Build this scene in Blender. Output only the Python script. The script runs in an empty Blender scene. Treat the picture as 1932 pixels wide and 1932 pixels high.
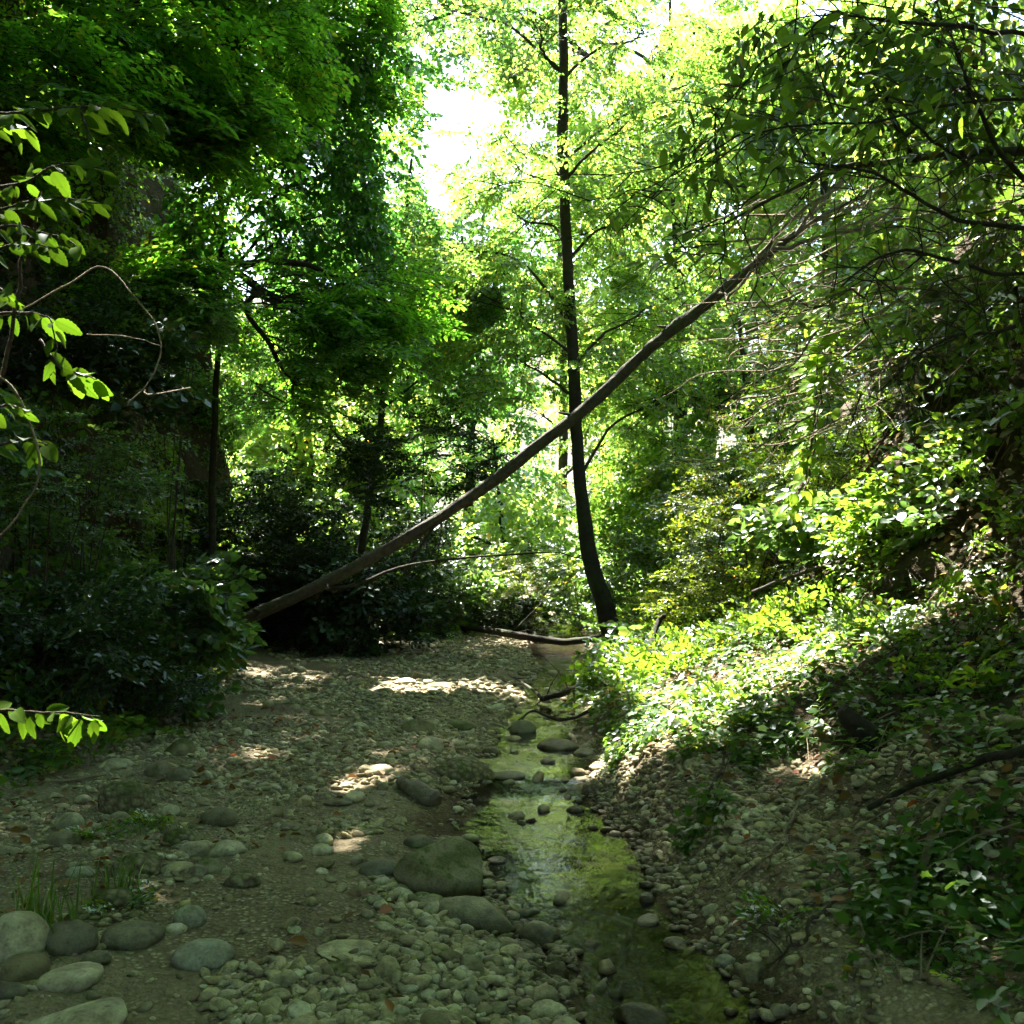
import bpy, bmesh, math, random
import numpy as np
from mathutils import Vector

random.seed(7)
RNG = np.random.default_rng(7)
SC = bpy.context.scene
COL = SC.collection
R = math.radians

# ------------------------------------------------------------------ camera, sky, sun, exposure
CAM_Z = 1.5
W0 = 1932.0                       # measuring frame used while reading the photograph
HOR = 1060.0
PITCH = math.atan((HOR - W0 / 2) / W0)
cam_d = bpy.data.cameras.new('camera')
cam_d.sensor_width = 36.0
cam_d.lens = 36.0
cam_d.clip_start = 0.05
cam_d.clip_end = 600.0
cam = bpy.data.objects.new('camera', cam_d)
COL.objects.link(cam)
cam.location = (0, 0, CAM_Z)
cam.rotation_euler = (R(90) + PITCH, 0, 0)
SC.camera = cam

SUN_AZ = R(-22)                   # ahead and to the left of the view direction
SUN_EL = R(53)
SUN = np.array([math.sin(SUN_AZ) * math.cos(SUN_EL), math.cos(SUN_AZ) * math.cos(SUN_EL), math.sin(SUN_EL)])
world = bpy.data.worlds.new('World')
SC.world = world
world.use_nodes = True
wn = world.node_tree.nodes
sky = wn.new('ShaderNodeTexSky')
sky.sky_type = 'NISHITA'
sky.sun_disc = False
sky.sun_elevation = SUN_EL
sky.sun_rotation = SUN_AZ
sky.air_density = 1.0
sky.dust_density = 1.6
world.node_tree.links.new(sky.outputs[0], wn['Background'].inputs[0])
wn['Background'].inputs[1].default_value = 0.085
sl = bpy.data.lights.new('sun', 'SUN')
sl.energy = 5.0
sl.angle = R(0.5)
sl.color = (1.0, 0.95, 0.86)
so = bpy.data.objects.new('sun', sl)
COL.objects.link(so)
so.rotation_euler = Vector(SUN).to_track_quat('Z', 'Y').to_euler()
so.location = (-8, 12, 20)

SC.view_settings.view_transform = 'Standard'
SC.view_settings.look = 'None'
SC.view_settings.gamma = 1.0
SC.view_settings.exposure = 3.35
SC.view_settings.use_curve_mapping = False
SC.render.engine = 'CYCLES'
cy = SC.cycles
cy.use_denoising = True
cy.max_bounces = 6
cy.use_adaptive_sampling = True
cy.adaptive_threshold = 0.03
cy.diffuse_bounces = 4
cy.glossy_bounces = 3
cy.transmission_bounces = 5
cy.transparent_max_bounces = 8
cy.caustics_reflective = False
cy.caustics_refractive = False
cy.sample_clamp_indirect = 6.0

# ------------------------------------------------------------------ numeric helpers
def P(px, py, d):
    """point seen at photo position (px, py) whose distance ahead of the camera is d metres"""
    a = (px - W0 / 2) / W0
    b = (W0 / 2 - py) / W0
    fy = math.cos(PITCH) - math.sin(PITCH) * b
    fz = math.sin(PITCH) + math.cos(PITCH) * b
    k = d / fy
    return np.array([a * k, d, CAM_Z + fz * k])

def to_px(p):
    dx, dy, dz = p[..., 0], p[..., 1], p[..., 2] - CAM_Z
    f = dy * math.cos(PITCH) + dz * math.sin(PITCH)
    u = dz * math.cos(PITCH) - dy * math.sin(PITCH)
    f = np.where(f < 0.05, 0.05, f)
    return W0 / 2 + dx / f * W0, W0 / 2 - u / f * W0

def _hash(ix, iy, iz):
    n = (ix * 374761393 + iy * 668265263 + iz * 2147483647 + 1013904223) & 0xFFFFFFFF
    n = ((n ^ (n >> 13)) * 1274126177) & 0xFFFFFFFF
    n = n ^ (n >> 16)
    return (n & 0xFFFF) / 65535.0

def vnoise(x, y, z=0.0):
    x = np.asarray(x, float); y = np.asarray(y, float); z = np.zeros_like(x) + z
    ix = np.floor(x).astype(np.int64); iy = np.floor(y).astype(np.int64); iz = np.floor(z).astype(np.int64)
    fx = x - ix; fy = y - iy; fz = z - iz
    fx = fx * fx * (3 - 2 * fx); fy = fy * fy * (3 - 2 * fy); fz = fz * fz * (3 - 2 * fz)
    r = 0
    for a in (0, 1):
        for b in (0, 1):
            for c in (0, 1):
                w = (fx if a else 1 - fx) * (fy if b else 1 - fy) * (fz if c else 1 - fz)
                r = r + w * _hash(ix + a, iy + b, iz + c)
    return r * 2 - 1

def fbm(x, y, z=0.0, o=4):
    s = 0; a = 1.0; t = 0
    for i in range(o):
        k = 2.03 ** i
        s = s + a * vnoise(x * k + 17.3 * i, y * k - 9.1 * i, (z * k) + 3.7 * i); t += a; a *= 0.5
    return s / t

def smooth(t):
    t = np.clip(t, 0, 1)
    return t * t * (3 - 2 * t)

# ------------------------------------------------------------------ terrain function
_YS = [-8, 2.5, 3.3, 3.9, 4.5, 5.4, 6.0, 6.9, 8.5, 10.7, 13.8, 17.6, 22, 30, 60]
_XL = [0.1, 0.22, 0.18, 0.18, -0.12, -0.26, -0.40, -0.15, -0.16, 0.02, 0.33, 0.25, 0.1, -0.8, -2]
_XR = [1.3, 1.05, 0.92, 0.82, 0.72, 0.66, 0.58, 0.52, 0.60, 0.80, 1.06, 1.30, 1.4, 0.7, 0]
_YB = [-8, 2, 5.75, 7.1, 8.9, 12, 17, 20, 23, 30, 60]
_XB = [-4.5, -3.9, -3.1, -2.8, -3.0, -3.4, -3.7, -2.6, -1.8, -3, -5]
def XL(y): return np.interp(y, _YS, _XL) + 0.05 * vnoise(np.asarray(y) * 2.1, 0 * np.asarray(y))
def XR(y): return np.interp(y, _YS, _XR) + 0.05 * vnoise(np.asarray(y) * 1.9, 0 * np.asarray(y) + 9)
def XB(y): return np.interp(y, _YB, _XB) + 0.25 * vnoise(np.asarray(y) * 0.9, 0 * np.asarray(y) + 4)
def ZW(y): return 0.045 * smooth((np.asarray(y) - 6.5) / 0.7) + 0.004 * np.clip(np.asarray(y) - 7.2, 0, 20)

def H(x, y, detail=True):
    x = np.asarray(x, float); y = np.asarray(y, float)
    xl, xr, xb = XL(y), XR(y), XB(y)
    v = xl - x; u = x - xr
    mid = np.clip(np.minimum(-v, -u), 0, 1)
    z = -0.075 * smooth(mid / 0.22)
    bar = 0.075 * smooth(v / 0.5) + 0.035 * np.clip(v, 0, 4)
    z = np.where(v > 0, bar, z)
    # left bank and cliff
    b = np.clip(xb - x, 0, 50)
    toe = np.interp(y, [-8, 5, 10, 17.5, 19.5, 24, 60], [1.3, 1.2, 1.15, 1.1, 3.5, 12, 30])
    cl = np.interp(y, [-8, 16, 19, 26, 60], [9.5, 10.0, 7.0, 3.0, 3.0])
    slope = 0.62 * np.minimum(b, toe)
    slope = np.where(y > 18.5, np.minimum(0.62 * np.minimum(b, toe), 1.5), slope)
    cliff = cl * smooth((b - toe) / 1.7)
    top = 0.35 * np.clip(b - toe - 1.7, 0, 20)
    z = z + np.where(v > 0, slope + cliff + top, 0)
    # right bank
    uu = np.clip(u, 0, 50)
    near = np.interp(y, [-8, 14, 19, 30], [1, 1, 0.45, 0.3])
    lip = 0.16 * smooth(uu / 0.32) * np.interp(y, [2, 4, 6, 9, 14], [0.3, 0.8, 1.7, 1.2, 0.6])
    rb = lip + 0.40 * np.minimum(uu, 2.0) + 1.75 * np.clip(uu - 2.0, 0, 2.4) + 0.5 * np.clip(uu - 4.4, 0, 30)
    z = z + np.where(u > 0, rb * near, 0)
    z = z + ZW(y)
    if detail:
        rough = 0.02 + 0.07 * smooth(np.clip(b, 0, 2) / 0.8) + 0.15 * smooth(u / 0.9)
        rough = np.where((v < 0) & (u < 0), 0.035, rough)
        z = z + rough * fbm(x * 1.5, y * 1.5, 0.0, 4) * 1.6
        z = z + np.where(b > toe, 0.5 * fbm(x * 0.9, y * 0.9, 5.0, 3), 0)
        z = z + 0.012 * vnoise(x * 9, y * 9, 2.0)
    return z

def cliff_shift(x, y, z):
    w = smooth((XB(y) - x - 0.7) / 0.5) * smooth((z - 1.0) / 0.8)
    return w * (0.75 * fbm(y * 0.7, z * 0.7, 3.3, 4) + 0.22 * fbm(y * 2.6, z * 2.6, 8.3, 3))

def bank_shift(x, y, z):
    w = smooth((x - XR(y) - 1.7) / 0.5) * smooth((16 - y) / 3)
    return w * (0.45 * fbm(y * 1.0, z * 1.0, 6.3, 4) + 0.16 * fbm(y * 4.0, z * 4.0, 1.3, 3))

def ground_hit(px, py):
    a = P(px, py, 1.0) - np.array([0, 0, CAM_Z])
    ds = np.linspace(1.2, 40, 2600)
    pts = a[None, :] * ds[:, None] + np.array([0, 0, CAM_Z])
    below = pts[:, 2] < H(pts[:, 0], pts[:, 1])
    i = int(np.argmax(below)) if below.any() else len(ds) - 1
    return pts[i]

# ------------------------------------------------------------------ where direct sun reaches the ground
def in_poly(px, py, poly):
    n = len(poly); r = np.zeros(px.shape, bool); j = n - 1
    for i in range(n):
        xi, yi = poly[i]; xj, yj = poly[j]
        c = ((yi > py) != (yj > py)) & (px < (xj - xi) * (py - yi) / (yj - yi + 1e-9) + xi)
        r ^= c; j = i
    return r
FLECKS = [
    [(1090, 1475), (1130, 1440), (1230, 1360), (1150, 1300), (1200, 1240), (1330, 1170), (1500, 1130), (1560, 980), (1700, 1040), (1932, 1080), (1932, 1190), (1700, 1240), (1560, 1300), (1420, 1345), (1330, 1398), (1220, 1445), (1120, 1485)],
    [(610, 1492), (650, 1466), (710, 1438), (745, 1448), (738, 1470), (690, 1484), (645, 1502)],
    [(605, 1588), (630, 1572), (675, 1562), (695, 1574), (670, 1594), (635, 1600)],
    [(690, 1300), (750, 1276), (860, 1290), (850, 1306), (740, 1310)],
    [(840, 1210), (910, 1200), (970, 1210), (900, 1222)],
    [(1760, 1690), (1840, 1660), (1890, 1700), (1800, 1740)],
    [(1480, 1780), (1540, 1740), (1580, 1770), (1530, 1800)],
]
SHAFTS = []                       # (point, radius): things standing in a shaft of sun
def sun_open(c, rng):
    """True where a leaf at c would shade a spot that is sunlit in the photograph"""
    zg = np.full(len(c), 0.4)
    for _ in range(4):
        t = (c[:, 2] - zg) / SUN[2]
        g = c - SUN[None, :] * t[:, None]
        zg = 0.4 * zg + 0.6 * H(np.clip(g[:, 0], -7, 5), np.clip(g[:, 1], -6, 40), False)
    g[:, 2] = zg
    px, py = to_px(g)
    px = px + 14 * vnoise(g[:, 0] * 5, g[:, 1] * 5, 1.0)
    py = py + 7 * vnoise(g[:, 0] * 5, g[:, 1] * 5, 7.0)
    o = np.zeros(len(c), bool)
    for poly in FLECKS:
        o |= in_poly(px, py, poly)
    o &= (g[:, 1] > 1.5) & (c[:, 2] - zg > 2.0)
    slope = (g[:, 1] > 3) & (g[:, 1] < 19) & (px > 1150) & (py < 1130) & (c[:, 2] - zg > 2.0)
    o |= slope & (vnoise(g[:, 0] * 1.6, g[:, 1] * 1.6, 3.0) > -0.05) & ~((px > 1560) & (py > 600) & (py < 990))
    for q, r in SHAFTS:
        w = c - q[None, :]
        t = w @ SUN
        dist = np.linalg.norm(w - t[:, None] * SUN[None, :], axis=1)
        o |= (t > 0.6) & (dist < r)
    return o

# ------------------------------------------------------------------ object helpers
def mesh_np(name, V, faces, mats, rnd=None, mi=None, smooth_sh=True):
    """faces: list of (n, k) integer arrays; rnd / mi: matching lists of per-face values"""
    me = bpy.data.meshes.new(name)
    V = np.asarray(V, np.float32).reshape(-1, 3)
    faces = [np.asarray(f, np.int32) for f in faces if len(f)]
    me.vertices.add(len(V)); me.vertices.foreach_set('co', V.ravel())
    nl = sum(f.size for f in faces); nf = sum(len(f) for f in faces)
    me.loops.add(nl); me.polygons.add(nf)
    me.loops.foreach_set('vertex_index', np.concatenate([f.ravel() for f in faces]))
    tot = np.concatenate([np.full(len(f), f.shape[1], np.int32) for f in faces])
    st = np.concatenate([[0], np.cumsum(tot)[:-1]]).astype(np.int32)
    me.polygons.foreach_set('loop_start', st)
    me.polygons.foreach_set('loop_total', tot)
    if smooth_sh:
        me.polygons.foreach_set('use_smooth', np.ones(nf, bool))
    for m in mats: me.materials.append(m)
    if mi is not None:
        me.polygons.foreach_set('material_index', np.concatenate(mi).astype(np.int32))
    if rnd is not None:
        at = me.attributes.new('rnd', 'FLOAT', 'FACE')
        at.data.foreach_set('value', np.concatenate(rnd).astype(np.float32))
    me.update(calc_edges=True)
    return me

def link(name, me, parent=None, loc=None):
    o = bpy.data.objects.new(name, me)
    COL.objects.link(o)
    if parent is not None: o.parent = parent
    if loc is not None: o.location = loc
    return o
def tag(o, label=None, cat=None, group=None, kind=None):
    if label: o['label'] = label
    if cat: o['category'] = cat
    if group: o['group'] = group
    if kind: o['kind'] = kind
    return o
def thing(name, loc, label, cat, group=None):
    o = link(name, None)
    o.location = tuple(float(a) for a in loc)
    return tag(o, label, cat, group)

class MB:
    """collects tubes and leaves in world space, builds one mesh relative to its thing"""
    def __init__(s): s.V = []; s.F = {}; s.n = 0
    def add(s, V, F, mi=0, rnd=0.5):
        V = np.asarray(V, float).reshape(-1, 3); F = np.asarray(F, int)
        r = np.zeros(len(F)) + rnd
        s.F.setdefault(F.shape[1], []).append((F + s.n, np.full(len(F), mi), r))
        s.V.append(V); s.n += len(V)
    def tube(s, pts, rad, sides=6, mi=0, rough=0.0, seed=0, cap=True):
        pts = np.asarray(pts, float); n = len(pts)
        rad = np.zeros(n) + rad
        T = np.gradient(pts, axis=0); T /= np.linalg.norm(T, axis=1)[:, None] + 1e-9
        ref = np.array([0.0, 0, 1]) if abs(T[:, 2]).mean() < 0.8 else np.array([1.0, 0, 0])
        A = np.cross(T, ref); A /= np.linalg.norm(A, axis=1)[:, None] + 1e-9
        B = np.cross(T, A)
        an = np.arange(sides) / sides * 2 * math.pi
        rr = rad[:, None] * np.ones(sides)[None, :]
        if rough:
            L = np.arange(n)[:, None] * 0.35 + np.zeros(sides)[None, :]
            rr = rr * (1 + rough * vnoise(np.cos(an)[None, :] * 2 + L * 0, np.sin(an)[None, :] * 2 + L, seed * 3.1 + L * 0))
        V = pts[:, None, :] + rr[:, :, None] * (np.cos(an)[None, :, None] * A[:, None, :] + np.sin(an)[None, :, None] * B[:, None, :])
        i = np.arange(n - 1)[:, None] * sides; j = np.arange(sides)[None, :]; k = (j + 1) % sides
        F = np.stack([i + j, i + k, i + sides + k, i + sides + j], -1).reshape(-1, 4)
        s.add(V, F, mi)
        if cap and sides >= 4:
            b = s.n - n * sides
            s.F.setdefault(sides, []).append((np.array([[b + q for q in range(sides)][::-1], [b + (n - 1) * sides + q for q in range(sides)]]), np.full(2, mi), np.full(2, 0.5)))
    def build(s, name, mats, parent=None, origin=(0, 0, 0)):
        if not s.V: return None
        V = np.concatenate(s.V) - np.asarray(origin, float)[None, :]
        fs, mi, rn = [], [], []
        for k, L in s.F.items():
            for f, m, r in L: fs.append(f); mi.append(m); rn.append(r)
        if not isinstance(mats, (list, tuple)): mats = [mats]
        return link(name, mesh_np(name, V, fs, mats, rn, mi), parent)

def spline(pts, n=24):
    p = np.asarray(pts, float)
    p = np.vstack([2 * p[0] - p[1], p, 2 * p[-1] - p[-2]])
    m = len(p) - 3
    t = np.linspace(0, m - 1e-6, n); i = t.astype(int); f = (t - i)[:, None]
    a, b, c, d = p[i], p[i + 1], p[i + 2], p[i + 3]
    return 0.5 * (2 * b + (c - a) * f + (2 * a - 5 * b + 4 * c - d) * f ** 2 + (3 * b - a - 3 * c + d) * f ** 3)
def wiggle(pts, amp, seed=0.0):
    p = np.asarray(pts, float).copy()
    t = np.linspace(0, len(p) * 0.35, len(p))
    for k in range(3):
        p[:, k] += amp * fbm(t, t * 0 + seed * 7.7 + k * 31, 0.0, 3)
    return p
def rmat(yaw, pitch, roll):
    cy_, sy = np.cos(yaw), np.sin(yaw); cp, sp = np.cos(pitch), np.sin(pitch); cr, sr = np.cos(roll), np.sin(roll)
    M = np.zeros((len(yaw), 3, 3))
    M[:, 0, 0] = cy_ * cp; M[:, 0, 1] = cy_ * sp * sr - sy * cr; M[:, 0, 2] = -(cy_ * sp * cr + sy * sr)
    M[:, 1, 0] = sy * cp; M[:, 1, 1] = sy * sp * sr + cy_ * cr; M[:, 1, 2] = -(sy * sp * cr - cy_ * sr)
    M[:, 2, 0] = sp; M[:, 2, 1] = -cp * sr; M[:, 2, 2] = cp * cr
    return M

# ------------------------------------------------------------------ materials
def new_mat(name):
    m = bpy.data.materials.new(name); m.use_nodes = True
    nt = m.node_tree
    for n in list(nt.nodes): nt.nodes.remove(n)
    return m, nt, nt.nodes.new('ShaderNodeOutputMaterial')
def ramp(nt, fac, stops):
    r = nt.nodes.new('ShaderNodeValToRGB')
    e = r.color_ramp.elements
    while len(e) < len(stops): e.new(0.5)
    for i, (p, c) in enumerate(stops):
        e[i].position = p; e[i].color = (*c, 1)
    nt.links.new(fac, r.inputs[0])
    return r.outputs[0]
def noise_n(nt, scale, detail=6, rough=0.6, vec=None, dist=0.0):
    n = nt.nodes.new('ShaderNodeTexNoise')
    n.inputs['Scale'].default_value = scale; n.inputs['Detail'].default_value = detail
    n.inputs['Roughness'].default_value = rough; n.inputs['Distortion'].default_value = dist
    if vec is not None: nt.links.new(vec, n.inputs['Vector'])
    return n.outputs[0]
def mixc(nt, fac, a, b, mode='MIX'):
    n = nt.nodes.new('ShaderNodeMix'); n.data_type = 'RGBA'; n.blend_type = mode
    for i, v in ((0, fac), (6, a), (7, b)):
        if isinstance(v, (int, float)): n.inputs[i].default_value = v
        elif isinstance(v, tuple): n.inputs[i].default_value = (*v, 1)
        else: nt.links.new(v, n.inputs[i])
    return n.outputs[2]
def mathn(nt, op, a, b=None):
    n = nt.nodes.new('ShaderNodeMath'); n.operation = op
    for i, v in enumerate((a, b)):
        if v is None: continue
        if isinstance(v, (int, float)): n.inputs[i].default_value = v
        else: nt.links.new(v, n.inputs[i])
    return n.outputs[0]
def bump(nt, h, strength, dist):
    b = nt.nodes.new('ShaderNodeBump')
    b.inputs['Strength'].default_value = strength; b.inputs['Distance'].default_value = dist
    nt.links.new(h, b.inputs['Height'])
    return b.outputs[0]
def coords(nt, kind='Object'):
    return nt.nodes.new('ShaderNodeTexCoord').outputs[kind]
def world_pos(nt):
    return nt.nodes.new('ShaderNodeNewGeometry').outputs['Position']

def leaf_mat(name, refl, trans, gloss=0.12, rough=0.45, tfac=0.55):
    m, nt, out = new_mat(name)
    a = nt.nodes.new('ShaderNodeAttribute'); a.attribute_name = 'rnd'
    oi = nt.nodes.new('ShaderNodeObjectInfo')
    f = mathn(nt, 'FRACT', mathn(nt, 'ADD', a.outputs['Fac'], mathn(nt, 'MULTIPLY', oi.outputs['Random'], 0.6)))
    if 'single' in name: f = oi.outputs['Random']
    def stops(c):
        if 'single' in name: return [(0.0, tuple(x * 0.75 for x in c)), (1.0, (c[0] * 1.25, c[1] * 1.1, c[2]))]
        return [(0.0, tuple(x * 0.62 for x in c)), (0.55, c), (0.93, (min(1, c[0] * 1.35), c[1] * 1.1, c[2] * 1.1)), (1.0, (min(1, c[0] * 2.6), c[1] * 1.05, c[2] * 1.2))]
    cr = ramp(nt, f, stops(refl)); ct = ramp(nt, f, stops(trans))
    if 'single' in name:
        oc = nt.nodes.new('ShaderNodeSeparateXYZ'); nt.links.new(coords(nt), oc.inputs[0])
        ay = mathn(nt, 'ABSOLUTE', oc.outputs[1])
        sv = mathn(nt, 'ABSOLUTE', mathn(nt, 'SINE', mathn(nt, 'MULTIPLY', mathn(nt, 'SUBTRACT', oc.outputs[0], mathn(nt, 'MULTIPLY', ay, 0.9)), 32.0)))
        vk = mathn(nt, 'MAXIMUM', ramp(nt, sv, [(0.0, (0.8,) * 3), (0.28, (0, 0, 0))]), ramp(nt, ay, [(0.008, (1, 1, 1)), (0.022, (0, 0, 0))]))
        blot = ramp(nt, noise_n(nt, 3.5, 5, 0.7, world_pos(nt)), [(0.3, (0.7, 0.72, 0.6)), (0.7, (1.2, 1.15, 1.1))])
        fine = ramp(nt, noise_n(nt, 60, 4, 0.7, world_pos(nt)), [(0.25, (0.7, 0.65, 0.5)), (0.45, (1, 1, 1))])
        cr = mixc(nt, 1.0, mixc(nt, 1.0, cr, blot, 'MULTIPLY'), fine, 'MULTIPLY'); ct = mixc(nt, 1.0, mixc(nt, 1.0, ct, blot, 'MULTIPLY'), fine, 'MULTIPLY')
        cr = mixc(nt, vk, cr, mixc(nt, 1.0, cr, (1.7, 1.4, 1.5), 'MULTIPLY')); ct = mixc(nt, vk, ct, mixc(nt, 1.0, ct, (0.62, 0.68, 0.6), 'MULTIPLY'))
    d = nt.nodes.new('ShaderNodeBsdfDiffuse'); nt.links.new(cr, d.inputs[0])
    t = nt.nodes.new('ShaderNodeBsdfTranslucent'); nt.links.new(ct, t.inputs[0])
    mx = nt.nodes.new('ShaderNodeMixShader'); mx.inputs[0].default_value = tfac
    nt.links.new(d.outputs[0], mx.inputs[1]); nt.links.new(t.outputs[0], mx.inputs[2])
    g = nt.nodes.new('ShaderNodeBsdfGlossy'); g.inputs['Roughness'].default_value = rough
    g.inputs[0].default_value = (0.9, 0.95, 1.0, 1)
    lw = nt.nodes.new('ShaderNodeFresnel'); lw.inputs[0].default_value = 1.42
    mg = nt.nodes.new('ShaderNodeMixShader')
    nt.links.new(mathn(nt, 'MULTIPLY', lw.outputs[0], gloss * 2.2), mg.inputs[0])
    nt.links.new(mx.outputs[0], mg.inputs[1]); nt.links.new(g.outputs[0], mg.inputs[2])
    nt.links.new(mg.outputs[0], out.inputs[0])
    return m

def bark_mat(name, dark, light, moss=0.0, scale=6.0):
    m, nt, out = new_mat(name)
    p = nt.nodes.new('ShaderNodeBsdfPrincipled')
    pos = world_pos(nt)
    n1 = noise_n(nt, scale * 3, 8, 0.65, pos, 0.6)
    n2 = noise_n(nt, scale * 0.4, 4, 0.6, pos)
    c = ramp(nt, n1, [(0.3, dark), (0.7, light)])
    c = mixc(nt, mathn(nt, 'MULTIPLY', n2, 0.7), c, tuple(0.5 * (a + b) * 0.7 for a, b in zip(dark, light)))
    if moss:
        mk = ramp(nt, noise_n(nt, 2.2, 5, 0.6, pos), [(0.52, (0, 0, 0)), (0.66, (moss,) * 3)])
        c = mixc(nt, mk, c, (0.05, 0.085, 0.015))
    nt.links.new(c, p.inputs['Base Color'])
    p.inputs['Roughness'].default_value = 0.9
    p.inputs['Specular IOR Level'].default_value = 0.25
    nt.links.new(bump(nt, n1, 0.9, 0.03), p.inputs['Normal'])
    nt.links.new(p.outputs[0], out.inputs[0])
    return m

def stone_mat(name, cols, rough=0.85, moss=0.0, pits=0.0, wet=0.0):
    m, nt, out = new_mat(name)
    p = nt.nodes.new('ShaderNodeBsdfPrincipled')
    oi = nt.nodes.new('ShaderNodeObjectInfo')
    k = len(cols)
    base = ramp(nt, oi.outputs['Random'], [((i + 0.5) / k, c) for i, c in enumerate(cols)])
    pos = world_pos(nt)
    n1 = noise_n(nt, 14, 8, 0.65, pos)
    n2 = noise_n(nt, 90, 4, 0.6, pos)
    c = mixc(nt, 1.0, base, ramp(nt, n1, [(0.32, (0.42, 0.40, 0.34)), (0.5, (0.95, 0.93, 0.88)), (0.68, (1.35, 1.32, 1.22))]), 'MULTIPLY')
    spk = nt.nodes.new('ShaderNodeTexVoronoi'); spk.inputs['Scale'].default_value = 34; nt.links.new(pos, spk.inputs['Vector'])
    c = mixc(nt, ramp(nt, spk.outputs['Distance'], [(0.10, (0.6,) * 3), (0.22, (0, 0, 0))]), c, mixc(nt, 1.0, c, (0.45, 0.45, 0.38), 'MULTIPLY'))
    c = mixc(nt, ramp(nt, noise_n(nt, 5.0, 5, 0.7, pos), [(0.45, (0, 0, 0)), (0.62, (0.55,) * 3)]), c, (0.17, 0.125, 0.065))
    c = mixc(nt, 1.0, c, ramp(nt, n2, [(0.3, (0.8, 0.8, 0.8)), (0.7, (1.1, 1.1, 1.1))]), 'MULTIPLY')
    hgt = mathn(nt, 'ADD', n1, mathn(nt, 'MULTIPLY', n2, 0.3))
    if pits:
        v = nt.nodes.new('ShaderNodeTexVoronoi'); v.inputs['Scale'].default_value = 30
        nt.links.new(pos, v.inputs['Vector'])
        hgt = mathn(nt, 'ADD', hgt, mathn(nt, 'MULTIPLY', v.outputs['Distance'], -1.6 * pits))
        c = mixc(nt, ramp(nt, v.outputs['Distance'], [(0.35, (0, 0, 0)), (0.7, (1, 1, 1))]), c, (0.10, 0.08, 0.045))
    if moss:
        nz = nt.nodes.new('ShaderNodeSeparateXYZ')
        nt.links.new(nt.nodes.new('ShaderNodeNewGeometry').outputs['Normal'], nz.inputs[0])
        mk = mathn(nt, 'ADD', noise_n(nt, 7, 6, 0.65, pos), mathn(nt, 'MULTIPLY', nz.outputs[2], 0.10))
        mk = ramp(nt, mk, [(0.62 - 0.2 * moss, (0, 0, 0)), (0.75 - 0.2 * moss, (1, 1, 1))])
        c = mixc(nt, mk, c, ramp(nt, n2, [(0.3, (0.035, 0.042, 0.010)), (0.7, (0.10, 0.11, 0.025))]))
    if wet:
        # a wet band just above the water line: a property of where the water stands
        sz = nt.nodes.new('ShaderNodeSeparateXYZ'); nt.links.new(pos, sz.inputs[0])
        wk = ramp(nt, mathn(nt, 'ADD', sz.outputs[2], mathn(nt, 'MULTIPLY', n1, 0.05)), [(0.05 * wet, (1, 1, 1)), (0.14 * wet, (0, 0, 0))])
        c = mixc(nt, wk, c, mixc(nt, 1.0, c, (0.34, 0.30, 0.25), 'MULTIPLY'))
        nt.links.new(ramp(nt, wk, [(0, (rough,) * 3), (1, (0.25,) * 3)]), p.inputs['Roughness'])
    else:
        p.inputs['Roughness'].default_value = rough
    nt.links.new(c, p.inputs['Base Color'])
    p.inputs['Specular IOR Level'].default_value = 0.3
    nt.links.new(bump(nt, hgt, 0.8, 0.016), p.inputs['Normal'])
    nt.links.new(p.outputs[0], out.inputs[0])
    return m

TAN = [(0.38, 0.32, 0.18), (0.30, 0.27, 0.16), (0.48, 0.43, 0.27), (0.18, 0.15, 0.085), (0.34, 0.32, 0.22), (0.54, 0.50, 0.36), (0.14, 0.12, 0.07), (0.40, 0.33, 0.18), (0.46, 0.42, 0.30), (0.24, 0.20, 0.12)]
M_PEB = stone_mat('pebble_stone', TAN, 0.85, 0, 0, 0.6)
M_COB = stone_mat('cobble_stone', TAN, 0.8, 0, 0, 0.6)
M_PALE = stone_mat('pale_stone', [(0.44, 0.40, 0.27), (0.47, 0.43, 0.30), (0.40, 0.37, 0.25)], 0.8)
M_DARKST = stone_mat('dark_stone', [(0.16, 0.14, 0.09), (0.20, 0.17, 0.11), (0.13, 0.12, 0.085)], 0.75)
M_GREY = stone_mat('grey_stone', [(0.30, 0.295, 0.22), (0.26, 0.265, 0.20)], 0.75)
M_WET = stone_mat('wet_stone', [(0.22, 0.19, 0.12), (0.26, 0.24, 0.16), (0.18, 0.15, 0.09)], 0.6, 0, 0, 1.0)
M_MOSSY = stone_mat('mossy_stone', [(0.22, 0.20, 0.12), (0.27, 0.24, 0.15)], 0.85, 0.6, 0, 1.0)
M_CONG = stone_mat('conglomerate_stone', [(0.28, 0.24, 0.15), (0.24, 0.21, 0.13)], 0.9, 0.35, 1.0)
M_BARK = bark_mat('dark_bark', (0.016, 0.013, 0.008), (0.055, 0.045, 0.029), 0.35)
M_BARKG = bark_mat('grey_bark', (0.030, 0.026, 0.019), (0.125, 0.108, 0.08), 0.3)
M_DEAD = bark_mat('bleached_wood', (0.09, 0.07, 0.05), (0.30, 0.25, 0.18), 0.0)
M_TWIG = bark_mat('twig_bark', (0.045, 0.032, 0.02), (0.11, 0.08, 0.05), 0.0, 20)
M_STRAW = bark_mat('straw_twig', (0.20, 0.15, 0.09), (0.36, 0.29, 0.19), 0.0, 20)

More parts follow.
